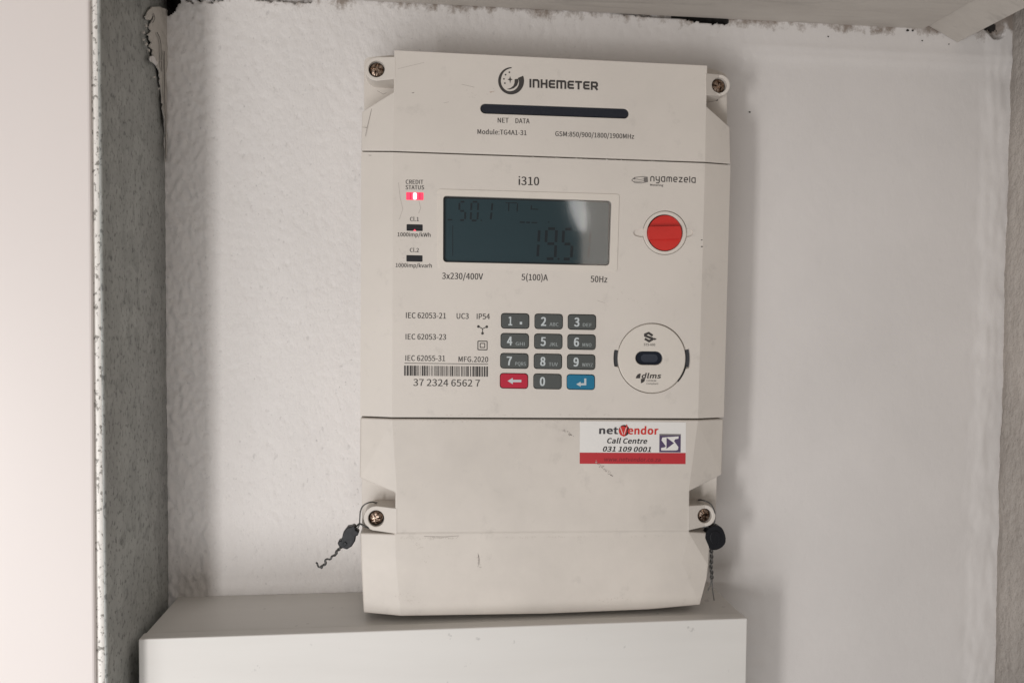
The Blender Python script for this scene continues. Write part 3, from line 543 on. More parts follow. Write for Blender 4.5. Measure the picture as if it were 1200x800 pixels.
# door leaf, hinged wide open beside the frame
HX = at(109.0, 400, KF-0.002); ang = R_(14)
dr = empty('cabinet_door', (HX.x, HX.y, Z0)); tagp(dr, 'glossy white cabinet door leaf standing open at the left edge beside the steel lip', 'door')
bm = bmesh.new()
ux = Vector((-math.cos(ang), -math.sin(ang), 0)); un = Vector((math.sin(ang), -math.cos(ang), 0))
def dp(u, n_, z): p = Vector((HX.x, HX.y, z))+ux*u+un*n_; p.x += (z)*0.003; return p
v = [bm.verts.new(dp(u, n_, z)) for u in (0, 0.30) for n_ in (0, -0.018) for z in (Z0-0.05, Z1+0.05)]
for f in ((0,1,3,2), (4,6,7,5), (0,4,5,1), (2,3,7,6), (0,2,6,4), (1,5,7,3)): bm.faces.new([v[i] for i in f])
fin(bm, 'door_panel', M_DOOR, dr, 0.0012, 3)
bm = bmesh.new()
prof = [(0.001, 0.0)] 
v = [bm.verts.new(dp(u, n_, z)) for u in (-0.0007, 0.0) for n_ in (-0.0045, -0.012) for z in (Z0-0.05, Z1+0.05)]
for f in ((0,1,3,2), (4,6,7,5), (0,4,5,1), (2,3,7,6), (0,2,6,4), (1,5,7,3)): bm.faces.new([v[i] for i in f])
fin(bm, 'door_gap_shade', M_HOLE, dr)  # dark strip added for the shade in the gap beside the lip

# ------------------------------------------------------------------ trunking
TY = -0.0516
TL, TR = at(162, 748.5, TY), at(876, 724, TY)
TZ = 0.5*(TL.z+TR.z)
print('trunk z', TL.z, TR.z, 'wall line', C(300, 697).z)
tk = empty('cable_trunking', ((TL.x+TR.x)/2, 0, Z0)); tagp(tk, 'wide white plastic cable trunking with shadowed top, running under the meter', 'trunking')
bm = bmesh.new(); tilt = (TR.z-TL.z)
def tz(x): return TL.z+tilt*(x-TL.x)/(TR.x-TL.x)
def tbox(x0, x1, y0, y1, dz, zb, n=1):
    rows = []
    for i in range(n+1):
        x = x0+(x1-x0)*i/n
        rows.append([bm.verts.new(p) for p in ((x, y0, tz(x)+dz), (x, y1, tz(x)+dz), (x, y1, zb), (x, y0, zb))])
    for a, b in zip(rows, rows[1:]):
        for k in range(4): bm.faces.new((a[k], b[k], b[(k+1) % 4], a[(k+1) % 4]))
    bm.faces.new(rows[0]); bm.faces.new(rows[-1])
tbox(TL.x+0.0006, TR.x-0.0004, 0.0, TY+0.0072, -0.0004, Z0-0.02)
fin(bm, 'trunking_body', M_PVC, tk, 0.0004)
bm = bmesh.new(); tbox(TL.x, TR.x, TY+0.0068, TY, 0, Z0-0.02)
fin(bm, 'trunking_lid', M_PVC, tk, 0.0006, 4)
def topflat(name, m, poly, z, parent):
    bm = bmesh.new(); vs = []
    for x, y in poly:
        d = fw*FPX+rt*(x-CX)-up*(y-CY); p = CAM+d*((z-CAM.z)/d.z); vs.append(bm.verts.new((p.x, p.y, tz(p.x)+0.0001)))
    bm.faces.new(vs); return fin(bm, name, m, parent)

# ------------------------------------------------------------------ the meter
mt = empty('electricity_meter', tuple(at(640, 718, -0.02)))
tagp(mt, 'cream three-phase prepayment electricity meter with keypad, display and red round cap on the wall', 'electricity meter')
FO = FY+0.005
F = lambda x, y: at(x, y, FY)
G = lambda x, y, d=0.005: at(x, y, FY+d)
YB = -0.0015
# --- dark chassis seen in the joints and holes
slab('inner_chassis', M_HOLE, [at(x, y, FY+0.0040) for x, y in ((470, 70), (815, 86), (808, 470), (800, 690), (474, 700), (470, 480))], 0, FY+0.008, parent=mt)
# --- housing behind: outline measured at the flank plane
HO = [(463, 64), (430, 70), (426, 75), (425, 180), (424, 490), (423, 600), (427, 714), (470, 718), (780, 711), (815, 705), (826, 675), (836, 600), (846, 500), (853.5, 190), (852.5, 100), (848, 88), (835, 83), (828, 79)]
HD = 0.018
def house(y0): return [Vector((G(x, y).x, y0, G(x, y).z)) for x, y in HO]
slab('meter_base', M_BODY, house(FY+0.0185), 0, YB, parent=mt, bev=0.0006)

# --- upper cover
def rs(cx, cy, hw, hh, sl=0.0, n=8):
    o = []
    for i in range(n+1):
        t = -90+180*i/n; o.append((cx+hw-hh+hh*math.cos(R_(t)), cy+hh*math.sin(R_(t))))
    for i in range(n+1):
        t = 90+180*i/n; o.append((cx-hw+hh+hh*math.cos(R_(t)), cy+hh*math.sin(R_(t))))
    return [(x, y+sl*(x-cx)) for x, y in o]
slot = rs(650, 130.3, 87, 5.8, 0.036)
TC = [F(462, 58.8), F(829, 76.8), F(828, 125), F(826.3, 189.6), F(460.5, 176.8), F(461.3, 108)]
slab('upper_cover', M_BODY, TC, 0, YB, holes=[[F(*p) for p in slot]], y_hole=FY+0.0035, parent=mt, bev=0.0003,
     flanks=[[F(461.3, 108), G(424.2, 131), G(423.4, 176.5), F(460.5, 176.8)], [F(828, 125), G(855, 149), G(856, 192), F(826.3, 189.6)]])
slab('status_window', M_SMOKE, [at(*p, FY+0.0006) for p in rs(650, 130.3, 86.2, 5.2, 0.036)], 0, FY+0.003, parent=mt)
# --- middle cover with its openings
KC = []
for r in range(4):
    for c in range(3):
        kx = (603.7, 643.0, 682.0)[c]-0.45*r; ky = (376.0, 376.6, 377.3)[c]+(23.35)*r
        if r == 3: ky += 0.1
        KC.append((kx, ky, r, c))
def keyq(kx, ky, hw, hh): return [(kx-hw, ky-hh-0.3), (kx+hw, ky-hh+0.3), (kx+hw, ky+hh+0.3), (kx-hw, ky+hh-0.3)]
holes = [fixr(keyq(kx, ky, 16.7, 9.1), 3.6, 3) for kx, ky, r, c in KC]
LCDI = [(519.5, 229.3), (716.8, 235.3), (714.3, 311.2), (519.3, 307)]
holes.append(fixr(LCDI, 4, 4))
def polar(cx, cy, fn, n=96, asp=1.0):
    return [(cx+fn(360*i/n)*math.cos(2*math.pi*i/n), cy+asp*fn(360*i/n)*math.sin(2*math.pi*i/n)) for i in range(n)]
def port_r(a):
    a = a % 360
    if abs(((a+180) % 360)-180) <= 15: return 45.0
    if abs(a-180) <= 14: return 45.0
    return 40.7
PC = (763.9, 419.6)
holes.append(polar(PC[0], PC[1], port_r, 120, 1.02))
BC = (779.2, 272.8)
def cap_r(a):
    d = abs(((a+180) % 360)-180)
    if d < 10: return 26+7*math.sqrt(max(0, 1-(d/10)**2))
    d = abs((a % 360)-180)
    if d < 10: return 26+11*math.sqrt(max(0, 1-(d/10)**2))
    return 26.0
holes.append(polar(BC[0], BC[1], cap_r, 120, 1.0))
LEDS = [((476, 225.2), (496.3, 225.6), (496.3, 234.6), (476, 234.3)), ((476.4, 262.6), (495.4, 263), (495.4, 270.8), (476.4, 270.4)), ((476.2, 298.8), (495.2, 299.2), (495.2, 306.8), (476.2, 306.4))]
for q in LEDS: holes.append(fixr(q, 0.8, 2))
MC = [F(460.5, 178.6), F(826.3, 191.4), F(818, 489.9), F(459.5, 488.6)]
slab('middle_cover', M_BODY, MC, 0, YB, holes=[[F(*p) for p in h] for h in holes], y_hole=FY+0.0035, parent=mt, bev=0,
     flanks=[[F(460.5, 178.6), G(423.4, 178.2), G(422.2, 487.1), F(459.5, 488.6)], [F(826.3, 191.4), G(856, 193.6), G(848.2, 488.6), F(818, 489.9)]])
# --- terminal cover
def lowd(x, y): return at(x, y, FY+0.0013)
uL, uR = (463, 623.5), (808, 621)
T_up = [F(459.5, 490.6), F(463, 577), F(*uL), F(*uR), F(808.5, 575), F(818, 492)]
lL, lR = lowd(463, 625.5), lowd(808, 623)
oL1, oL2, oL3 = G(422, 624, 0.0046), G(423.5, 666, 0.004), G(426, 717.5, 0.004)
oR1, oR2 = G(832.5, 624, 0.0052), G(830.5, 661, 0.0022)
oR3 = G(829, 676, 0.0022); br = lowd(820.5, 708.5)
iL, bL = lowd(464.5, 664), lowd(470, 721.6); iR = lowd(799, 658)
ext = [[F(*uL), lL, lR, F(*uR)], [lL, oL1, oL2, iL], [iL, oL2, oL3, bL], [lR, iR, oR2, oR1], [iR, br, oR3, oR2],
       [F(459.5, 490.6), G(422.2, 489.2), G(421.5, 560), F(463, 577)], [F(818, 492), G(848, 490.6), G(846, 556), F(808.5, 575)]]
bm = bmesh.new(); cache = {}
def V(p):
    k = tuple(round(c, 6) for c in p)
    if k not in cache: cache[k] = bm.verts.new(p)
    return cache[k]
for f in ext: bm.faces.new([V(p) for p in f])
for lp in (T_up, [lL, iL, bL, lowd(640, 719), lowd(760, 714), br, iR, lR]):
    vs = [V(p) for p in lp]; es = [bm.edges.get((vs[i], vs[(i+1) % len(vs)])) or bm.edges.new((vs[i], vs[(i+1) % len(vs)])) for i in range(len(vs))]
    bmesh.ops.triangle_fill(bm, edges=es, use_beauty=True, normal=(0, -1, 0))
skirt(bm, YB)
fin(bm, 'terminal_cover', M_TERM, mt, 0.0007, 3, ang=30)

# --- screw bosses
def boss(cx, cy, r, side, jx, jt, jb, depth, hr, py_):
    """D-shaped lug between the cover's ridge (x=jx) and a round end at (cx,cy)"""
    Yf = FY+depth; jx -= 2.0*side
    def dep_(x): return FY-0.0003+(depth+0.0003)*min(1, max(0, (x-jx)/(cx-jx)))
    if side < 0: o = [(jx, jt)]+[(cx+r*math.cos(R_(a)), cy+r*math.sin(R_(a))) for a in range(-90, -271, -15)]+[(jx, jb)]
    else: o = [(jx, jb)]+[(cx+r*math.cos(R_(a)), cy+r*math.sin(R_(a))) for a in range(90, -91, -15)]+[(jx, jt)]
    hole = circ(cx, cy, hr, hr*1.02, 28)
    slab('screw_lug', M_BODY, [at(x, y, dep_(x)) for x, y in o], 0, FY+0.0190, holes=[[at(x, y, dep_(x)) for x, y in hole]], y_hole=Yf+0.0035, parent=mt, bev=0.0004, seg=3)
    # screw: rim, domed head with cross recess
    c = at(cx, cy, Yf); R0 = (at(cx+hr, cy, Yf)-c).length
    bm = bmesh.new(); rings = []
    rad = [0.88, 0.84, 0.80, 0.66, 0.5, 0.3, 0.0]; dep = [0.0022, 0.0016, 0.00145, 0.00115, 0.00095, 0.00085, 0.0008]
    n = 32; an = R_(random.uniform(0, 90))
    for q, (rr, dd) in enumerate(zip(rad, dep)):
        if rr == 0: rings.append([bm.verts.new((c.x, Yf+dd+0.0012, c.z))]); continue
        ring = []
        for i in range(n):
            a = 2*math.pi*i/n; x, z = rr*math.cos(a), rr*math.sin(a)
            u = abs(x*math.cos(an)+z*math.sin(an)); v = abs(-x*math.sin(an)+z*math.cos(an))
            cross = (min(u, v) < 0.17) and rr < 0.72
            ring.append(bm.verts.new((c.x+x*R0, Yf+dd+(0.0011 if cross else 0), c.z+z*R0)))
        rings.append(ring)
    for a, b in zip(rings, rings[1:]):
        for i in range(n):
            if len(b) == 1: bm.faces.new((a[i], a[(i+1) % n], b[0]))
            else: bm.faces.new((a[i], a[(i+1) % n], b[(i+1) % n], b[i]))
    fin(bm, 'screw', M_SCREW, mt)
    # dark well round the head
    flat('screw_well', M_HOLE, circ(cx, cy, hr*0.985, n=28), Yf+0.0026, mt)
boss(441.3, 80.8, 14.0, -1, 461.6, 66.5, 92.5, 0.0045, 9.4, -1)
boss(843.0, 100.0, 12.5, 1, 829.3, 86, 111.5, 0.0045, 8.8, -1)
boss(440.8, 607.2, 14.6, -1, 463.3, 595.5, 625.5, 0.0035, 9.3, 1)
boss(826.0, 604.0, 12.8, 1, 808.3, 592.5, 621.5, 0.0035, 8.2, 1)
# pocket floors behind the lugs
PKT = FY+0.0155
for q in (((461.5, 64.5), (432, 67), (427.5, 70), (426.5, 75), (426.5, 140), (464, 140)), ((826, 79), (846, 84), (851, 88), (852, 95), (852.5, 150), (826, 150)),
          ((466, 545), (423.5, 545), (424.5, 640), (466, 640)), ((804, 560), (841, 545), (839, 600), (836, 640), (804, 640))):
    slab('pocket_floor', M_BODY, [at(x, y, PKT) for x, y in q], 0, FY+0.0190, parent=mt, bev=0.0004)
for (x, y, w) in ((443.2, 98.7, 3.6), (838.5, 117.3, 3.0), (443, 588.7, 3.6), (820, 585.6, 3.6)):
    flat('seal_eyelet', M_HOLE, circ(x, y, w, 1.3, 14), PKT-0.0001, mt)

# --- display
bz = slab('display_bezel', M_DISC, [at(x, y, FY-0.0004) for x, y in fixr([(513, 221.5), (726, 227.6), (723.4, 318.2), (513.3, 313.6)], 3, 3)], 0, FY+0.0002,
     holes=[[at(x, y, FY-0.0004) for x, y in fixr(LCDI, 4, 4)]], y_hole=FY+0.0024, parent=mt, bev=0.00045, seg=3)
flat('gasket', M_DARK, fixr([(517, 227), (719, 233), (717, 314), (517, 309)], 4), FY+0.0024, bz)
LY = FY+0.0022
lcd = flat('display_screen', M_LCD, [(521, 232.5), (713, 237.5), (712, 309.5), (521, 306)], LY, mt)
SEG = {'a': ((0, 0), (1, 0)), 'b': ((1, 0), (1, .5)), 'c': ((1, .5), (1, 1)), 'd': ((0, 1), (1, 1)), 'e': ((0, .5), (0, 1)), 'f': ((0, 0), (0, .5)), 'g': ((0, .5), (1, .5))}
DIG = {'0': 'abcdef', '1': 'bc', '5': 'afgcd', '9': 'abfgcd'}
def segs(ch, x0, y0, x1, y1, w, sh):
    out = []
    for s in DIG[ch]:
        (a, b), (c, d) = SEG[s]
        pa = Vector((x0+(x1-x0)*a, y0+(y1-y0)*b)); pb = Vector((x0+(x1-x0)*c, y0+(y1-y0)*d)); dd = (pb-pa).normalized()*w*0.62
        pa += dd; pb -= dd
        q = [pa, pb]; q = [(p.x-sh*(p.y-y1), p.y) for p in q]
        out.append(stroke(q, w))
    return out
DY = LY-0.00015
fl = []
fl += segs('5', 538, 236.5, 545, 258, 2.1, 0.02)+segs('0', 551.5, 236.5, 559.5, 258.5, 2.1, 0.05)+segs('1', 570, 237, 575, 258.5, 2.1, 0.10)
fl += [stroke([(596.3, 238), (596, 247.5)], 1.3), stroke([(606.5, 238.5), (606, 248)], 1.3), stroke([(592.5, 237.6), (606, 238)], 0.8), circ(564, 258.3, 0.9, n=8)]
fl += [stroke([(623, 240.5), (622.3, 245), (631, 245.4)], 1.2), stroke([(609, 260.4), (615, 260.6)], 1.4), stroke([(616.5, 260.6), (621, 260.8)], 1.5), stroke([(623, 260.9), (629.5, 261.1)], 1.3), circ(643, 260.3, 0.9, n=8)]
fl += [stroke([(524.5, 257.4), (530, 257.6)], 1.4), stroke([(530.5, 264), (530.5, 300)], 0.6)]
flats('display_digits', M_SEG2, fl, DY, lcd)
fl = segs('1', 622, 268, 630, 302, 3.0, 0.06)+segs('9', 638.8, 268, 650.5, 303.2, 3.1, 0.05)+segs('5', 658.8, 268.5, 669.5, 303.5, 3.1, 0.05)
fl += [circ(654.5, 303.4, 1.2, n=10)]
flats('display_digits', M_SEG, fl, DY, lcd)
flats('display_digits', M_SEG2, [stroke([(692, 272), (691, 285)], 2), stroke([(690.5, 289), (689.5, 302)], 2), stroke([(684, 245), (684, 250)], 1)], DY, lcd)
slab('display_glass', M_GLASS, [at(x, y, FY+0.0012) for x, y in fixr([(519.6, 229.6), (716.4, 235.6), (714, 310.8), (519.6, 306.6)], 4, 4)], 0, FY+0.00121, parent=mt)

# --- status lights
for i, q in enumerate(LEDS):
    ci = ((q[0][0]+q[2][0])/2, (q[0][1]+q[2][1])/2)
    qs = [(ci[0]+(x-ci[0])*0.98, ci[1]+(y-ci[1])*0.95) for x, y in q]
    o = slab('status_light', M_LEDR if i == 0 else M_DARK, [at(x, y, FY+0.0003) for x, y in qs], 0, FY+0.003, parent=mt, bev=0.0001)
    if i == 0:
        o['label'] = 'lit red credit status light'
        flat('light_core', M_LEDW, fixr([(484, 225.8), (488.5, 225.9), (488.3, 234), (484, 234)], 1.5, 3), FY+0.0001, o)
        flats('light_frame', mat('lit_lens_bar', (0.75, 0.02, 0.08), 0.4), [stroke([(481, 226), (481, 234)], 0.8), stroke([(492, 226), (492, 234)], 0.8)], FY+0.0001, o)
    elif i == 1:
        flat('light_core', M_LEDR, [(484, 270.6), (486, 268.6), (488, 270.7)], FY+0.0001, o)

# --- keypad
KT = ['1', '2', '3', '4', '5', '6', '7', '8', '9', '', '0', '']
KL = ['', 'ABC', 'DEF', 'GHI', 'JKL', 'MNO', 'PQRS', 'TUV', 'WXYZ', '', '', '']
KYF = FY-0.0007
for i, (kx, ky, r, c) in enumerate(KC):
    m = M_KEY; lab = None; nm = 'key'
    if i == 9: m = M_KEYR; lab = 'crimson backspace key with a white arrow'
    if i == 11: m = M_KEYB; lab = 'blue enter key with a white bent arrow'
    k = slab('key', m, [at(x, y, KYF) for x, y in fixr(keyq(kx+0.1, ky, 15.9, 8.3), 3.2, 3)], 0, FY+0.003, parent=mt, bev=0.00035, seg=3)
    k['label'] = lab if lab else ('grey key printed %s %s' % (KT[i], KL[i] if KL[i] else ('and a full stop' if i == 0 else ''))).strip()
    PY_ = KYF-0.00008
    if KT[i]:
        dx0 = -8.0 if i == 0 else -9.2
        text(KT[i], kx+dx0, ky+4.9, kx+dx0+(4.6 if i == 0 else 6.2), ky+5.0, 9.8, PY_, M_KEYT, k, 0.05, font=FONT_B)
    if KL[i]:
        text(KL[i], kx+0.9, ky+5.2, kx+0.9+(12.6 if len(KL[i]) > 3 else (10.6)), ky+5.5, 4.0, PY_, M_KEYT2, k, 0.03, font=FONT_B)
    if i == 0: flat('lettering', M_KEYT, [(kx+5.4, ky+1), (kx+8.2, ky+1), (kx+8.2, ky+4), (kx+5.4, ky+4)], PY_, k)
    if i == 9: flat('arrow', M_KEYT, [(kx-7.6, ky), (kx-1.4, ky-3.6), (kx-1.4, ky-1.3), (kx+8.6, ky-1.3), (kx+8.6, ky+1.5), (kx-1.4, ky+1.5), (kx-1.4, ky+3.8)], PY_, k)
    if i == 11: flat('arrow', M_KEYT, [(kx-5.4, ky+2.6), (kx-0.2, ky-0.4), (kx-0.2, ky+1.4), (kx+4.0, ky+1.4), (kx+4.0, ky-4.2), (kx+6.4, ky-4.2), (kx+6.4, ky+3.8), (kx-0.2, ky+3.8), (kx-0.2, ky+5.4)], PY_, k)

# --- red cap
dish = slab('cap_dish', M_BODY, [at(x, y, FY+0.0009) for x, y in circ(BC[0], BC[1], 39, n=48)], 0, FY+0.0022,
            holes=[[at(x, y, FY+0.0009) for x, y in circ(BC[0], BC[1], 22, n=40)]], y_hole=FY+0.0022, parent=mt)
slab('cap_ring', M_DISC, [at(x, y, FY-0.0003) for x, y in circ(BC[0], BC[1], 25.2, n=48)], 0, FY+0.0009,
     holes=[[at(x, y, FY-0.0003) for x, y in circ(BC[0], BC[1], 20.9, 21.6, n=40)]], y_hole=FY+0.003, parent=mt, bev=0.00025)
cap = slab('red_cap', M_RED, [at(x, y, FY+0.0002) for x, y in circ(BC[0]+0.2, BC[1]+0.2, 19.9, 20.6, n=44)], 0, FY+0.0035, parent=mt, bev=0.0004)
hb = []
for a in range(-24, 23, 4): hb.append((BC[0]+19.4*math.cos(R_(a)), BC[1]+0.2+20*math.sin(R_(a))))
for a in range(158, 205, 4): hb.append((BC[0]+19.4*math.cos(R_(a)), BC[1]+0.2+20*math.sin(R_(a))))
slab('grip_bar', M_RED, [at(x, y, FY-0.0020) for x, y in hb], 0, FY+0.0003, parent=cap, bev=0.0004)
slab('cap_tongue', M_RED, [at(x, y, FY+0.0005) for x, y in ((754.6, 270), (760, 269), (760, 277), (755.2, 276.6))], 0, FY+0.0012, parent=cap)
flat('status_mark', M_INK, circ(822.3, 281.2, 1.1, 0.55, 8), FY-0.0001, mt); flat('status_mark', M_INK, circ(822.5, 289, 1.2, 0.7, 8), FY-0.0001, mt)

# --- optical port
PF = FY-0.0004
oval = rs(PC[0]-3.1, PC[1]-0.1, 16.0, 7.9, 0.01)
port = slab('optical_port', M_DISC, [at(x, y, PF) for x, y in circ(PC[0], PC[1], 39.6, 40.4, 64)], 0, FY+0.0018,
            holes=[[at(x, y, PF) for x, y in oval]], y_hole=FY+0.0025, parent=mt, bev=0.0004, seg=3)
slab('port_lens', M_SMOKE, [at(x, y, FY+0.0009) for x, y in rs(PC[0]-3.1, PC[1]-0.1, 15.8, 7.7, 0.01)], 0, FY+0.003, parent=port)
flat('lens_glow', mat('lens_glow_tint', (0.028, 0.034, 0.05), 0.3), rs(PC[0]-3.1, PC[1]-0.1, 10, 4.6, 0.01), FY+0.0008, port)  # faint central glow of the lens painted as a paler oval
slab('port_dish', M_BODY, [at(x, y, FY+0.0012) for x, y in circ(PC[0], PC[1], 47, n=48)], 0, FY+0.0024, holes=[[at(x, y, FY+0.0012) for x, y in circ(PC[0], PC[1], 36, n=40)]], y_hole=FY+0.0024, parent=mt)
PP = PF-0.0001
for a0, a1, r0 in ((-14, 14, 40.3), (167, 193, 40.3)):
    o = arc(PC[0], PC[1], 45.5, a0, a1, 8)+arc(PC[0], PC[1], r0-1, a1, a0, 8)
    flat('turn_slot', M_SLOT, o, FY+0.0011, mt)
flat('turn_slot', M_HOLE, arc(PC[0], PC[1], 41.6, 14, 42, 12)+arc(PC[0], PC[1], 39.8, 42, 14, 12), FY-0.00005, mt)
sx, sy = 740, 382
z = lambda pl: [(sx+x/24, sy+y/24) for x, y in pl]
S1 = [z([(355, 215), (485, 150), (620, 225), (615, 285), (590, 285), (480, 228), (450, 232), (455, 255), (600, 320), (608, 395), (500, 460), (360, 385), (362, 335), (400, 340), (490, 388), (512, 372), (500, 350), (360, 285)])]
flats('emblem', M_INK, [stroke(z([(595, 270), (485, 195), (385, 235), (385, 272), (580, 345), (580, 380), (495, 425), (375, 355)]), 2.6), circ(sx+640/24, sy+363/24, 1.3, 1.2, 10), [(sx+655/24, sy+335/24), (sx+710/24, sy+363/24), (sx+655/24, sy+395/24)]], PP, port)
text('STS-600', sx+345/24, sy+552/24, sx+665/24, sy+556/24, 2.7, PP, M_INK, port, 0.01)
sy = 430
flats('emblem', M_INK, [z([(120, 315), (135, 260), (175, 205), (235, 180), (262, 188), (240, 315)]), z([(265, 330), (385, 322), (370, 390), (330, 430), (265, 455)])], PP, port)
text('dlms', sx+285/24, sy+312/24, sx+835/24, sy+314/24, 5.6, PP, M_INK, port, 0.05, shear=0.18)
text('COSEM', sx+420/24, sy+402/24, sx+690/24, sy+404/24, 1.7, PP, M_INK, port, 0.02)
text('Compliant', sx+420/24, sy+486/24, sx+755/24, sy+490/24, 2.0, PP, M_INK, port, 0.0)

# --- printed lettering on the covers
PR = FY-0.00012
sx, sy, sc = 575, 70, 8.889
zz = lambda pl: [(sx+x/sc, sy+y/sc) for x, y in pl]
def crescent(c0, r0, c1, r1, a0, a1, n=36):
    o = [(c0[0]+r0*math.cos(R_(a0+(a1-a0)*i/n)), c0[1]+r0*math.sin(R_(a0+(a1-a0)*i/n))) for i in range(n+1)]
    p = [(c1[0]+r1*math.cos(R_(a0+(a1-a0)*i/n)), c1[1]+r1*math.sin(R_(a0+(a1-a0)*i/n))) for i in range(n, -1, -1)]
    return o+p
cx_, cy_ = 213, 222
def varring(a0, a1, ro, wfn, n=44):
    o = []; p = []
    for i in range(n+1):
        a = a0+(a1-a0)*i/n; t = i/n; w = wfn(t)
        o.append((cx_+ro*math.cos(R_(a)), cy_+ro*1.05*math.sin(R_(a)))); p.append((cx_+(ro-w)*math.cos(R_(a)), cy_+(ro-w)*1.05*math.sin(R_(a))))
    return zz(o+p[::-1])
emb = [varring(272, -22, 135, lambda t: 10+(18*min(1, t/0.25) if t < 0.55 else 18+ (t-0.55)/0.45*32)*1.0)]
emb.append(zz([(250, 205), (288, 200), (288, 235), (275, 270), (240, 300), (200, 312), (165, 308), (205, 298), (235, 275), (248, 245)]))
emb.append(zz([(202, 172), (209, 198), (228, 208), (209, 216), (203, 252), (196, 216), (175, 208), (195, 199)]))
for (a, b) in ((195, 133), (155, 158), (138, 202), (148, 246)): emb.append(circ(sx+a/sc, sy+b/sc, 1.0, n=8))
flats('emblem', M_INK, emb, PR, mt)
# INHEMETER, drawn as strokes
def glyphs(strs, glyph, x0, y0, x1, y1, hgt, w, Y, parent, gap=0.22, m=M_INK):
    tot = sum(glyph[c][0] for c in strs)+gap*(len(strs)-1); polys = []; cur = 0
    for c in strs:
        for pl in glyph[c][1]:
            q = []
            for u, v in pl:
                t = (cur+u)/tot; q.append((x0+(x1-x0)*t, y0+(y1-y0)*t-v*hgt))
            for (ax, ay), (bx, by) in zip(q, q[1:]):
                dd = Vector((bx-ax, by-ay)).normalized()*w*0.32
                polys.append(stroke([(ax-dd.x, ay-dd.y), (bx+dd.x, by+dd.y)], w))
        cur += glyph[c][0]+gap
    return flats('lettering', m, polys, Y, parent)
GI = {'I': (.12, [[(.06, 0), (.06, 1)]]), 'n': (.75, [[(.05, 0), (.05, .95), (.55, .95), (.7, .8), (.7, 0)]]), 'H': (.75, [[(.05, 0), (.05, 1)], [(.7, 0), (.7, 1)], [(.05, .5), (.7, .5)]]),
      'E': (.7, [[(.7, .93), (.18, .93), (.05, .8), (.05, .2), (.18, .07), (.7, .07)], [(.05, .5), (.65, .5)]]), 'm': (1.15, [[(.05, 0), (.05, .93), (1.0, .93), (1.1, .8), (1.1, 0)], [(.575, .93), (.575, 0)]]),
      'T': (.75, [[(0, .93), (.75, .93)], [(.375, .93), (.375, 0)]]), 'R': (.78, [[(.05, 0), (.05, .93), (.6, .93), (.73, .8), (.73, .52), (.62, .4), (.05, .4)], [(.42, .4), (.75, 0)]])}
glyphs('InHEmETER', GI, 621, 102.1, 700, 105.2, 8.7, 2.25, PR, mt, gap=0.3)
GN = {'n': (.75, [[(.05, 0), (.05, .75), (.25, .97), (.5, .97), (.7, .75), (.7, 0)]]), 'y': (.75, [[(.05, 1), (.05, .45), (.2, .22), (.68, .22)], [(.7, 1), (.7, -.15), (.5, -.38), (.1, -.38)]]),
      'a': (.78, [[(.72, 0), (.72, 1), (.25, 1), (.05, .8), (.05, .2), (.25, 0), (.72, 0)]]), 'm': (1.05, [[(.05, 0), (.05, .8), (.2, .97), (.4, .97), (.52, .8), (.52, 0)], [(.52, .8), (.65, .97), (.85, .97), (1.0, .8), (1.0, 0)]]),
      'e': (.78, [[(.6, .02), (.25, .02), (.05, .22), (.05, .8), (.25, 1), (.55, 1), (.72, .8), (.72, .5), (.1, .5)]]), 'z': (.7, [[(.03, .97), (.65, .97), (.05, .03), (.68, .03)]]),
      'l': (.1, [[(.05, 0), (.05, 1.25)]])}
glyphs('nyamezela', GN, 762.3, 212.2, 815, 214.0, 5.4, 1.05, PR, mt, gap=0.32)
text('Metering', 762, 217.8, 777.2, 218.4, 2.2, PR, M_INK, mt, 0.03)
emb = [stroke([(740.2, 211.2), (743.5, 208.2), (751, 207.2), (758.5, 207.6), (759, 213), (752, 214.6), (744, 214.2), (740.2, 211.4)], 0.7), [(754.5, 208.4), (759, 207.8), (759, 213.6), (754.5, 213)], stroke([(742, 209.6), (750, 210.6), (755, 209.8)], 0.6), stroke([(743, 212.6), (750, 213), (755, 212)], 0.6), circ(743.4, 209.4, 1.1, n=8)]
flats('emblem', M_INKF, emb, PR, mt)
T = lambda s, a, b, c, d, h, m=M_INK, bold=0.024, **k: text(s, a, b, c, d, h, PR, m, mt, bold, **k)
T('NET', 583.2, 143.8, 596, 144.1, 5.6); T('DATA', 604, 144.4, 620.6, 144.9, 5.6)
T('Module:TG4A1-31', 559.5, 157.2, 617, 158.6, 5.6); T('GSM:850/900/1800/1900MHz', 650.6, 159.6, 743, 162.9, 5.6)
T('i310', 607.6, 216.8, 631.8, 217.3, 9.6, bold=0.026)
T('CREDIT', 475.4, 215.6, 496, 215.8, 4.8, bold=0.026); T('STATUS', 475.2, 222, 497, 222.2, 4.8, bold=0.026)
T('Cl.1', 480.4, 259, 490.8, 259.2, 4.6, bold=0.026); T('1000imp/kWh', 465.8, 277, 504.6, 277.6, 4.6, bold=0.026)
T('Cl.2', 480.2, 295.3, 490.8, 295.5, 4.6, bold=0.026); T('1000imp/kvarh', 463.6, 313, 506, 313.6, 4.6, bold=0.026)
T('3x230/400V', 518, 326.8, 566, 327.6, 7.2, bold=0.026); T('5(100)A', 611, 328.2, 642, 328.9, 7.2, bold=0.026); T('50Hz', 692, 330.4, 711.6, 331, 7.2, bold=0.026)
T('IEC 62053-21', 475.6, 372.7, 522.6, 373.3, 6.6); T('UC3', 535, 373.4, 549.2, 373.6, 6.4); T('IP54', 558.6, 373.8, 574, 374, 6.4)
T('IEC 62053-23', 475.2, 397.6, 522.7, 398, 6.4); T('IEC 62055-31', 475, 422.6, 521.6, 423, 6.4); T('MFG.2020', 537.2, 423.8, 572, 424.2, 6.2)
T('37 2324 6562 7', 484.2, 451.9, 562.4, 452.7, 7.9, bold=0.016)
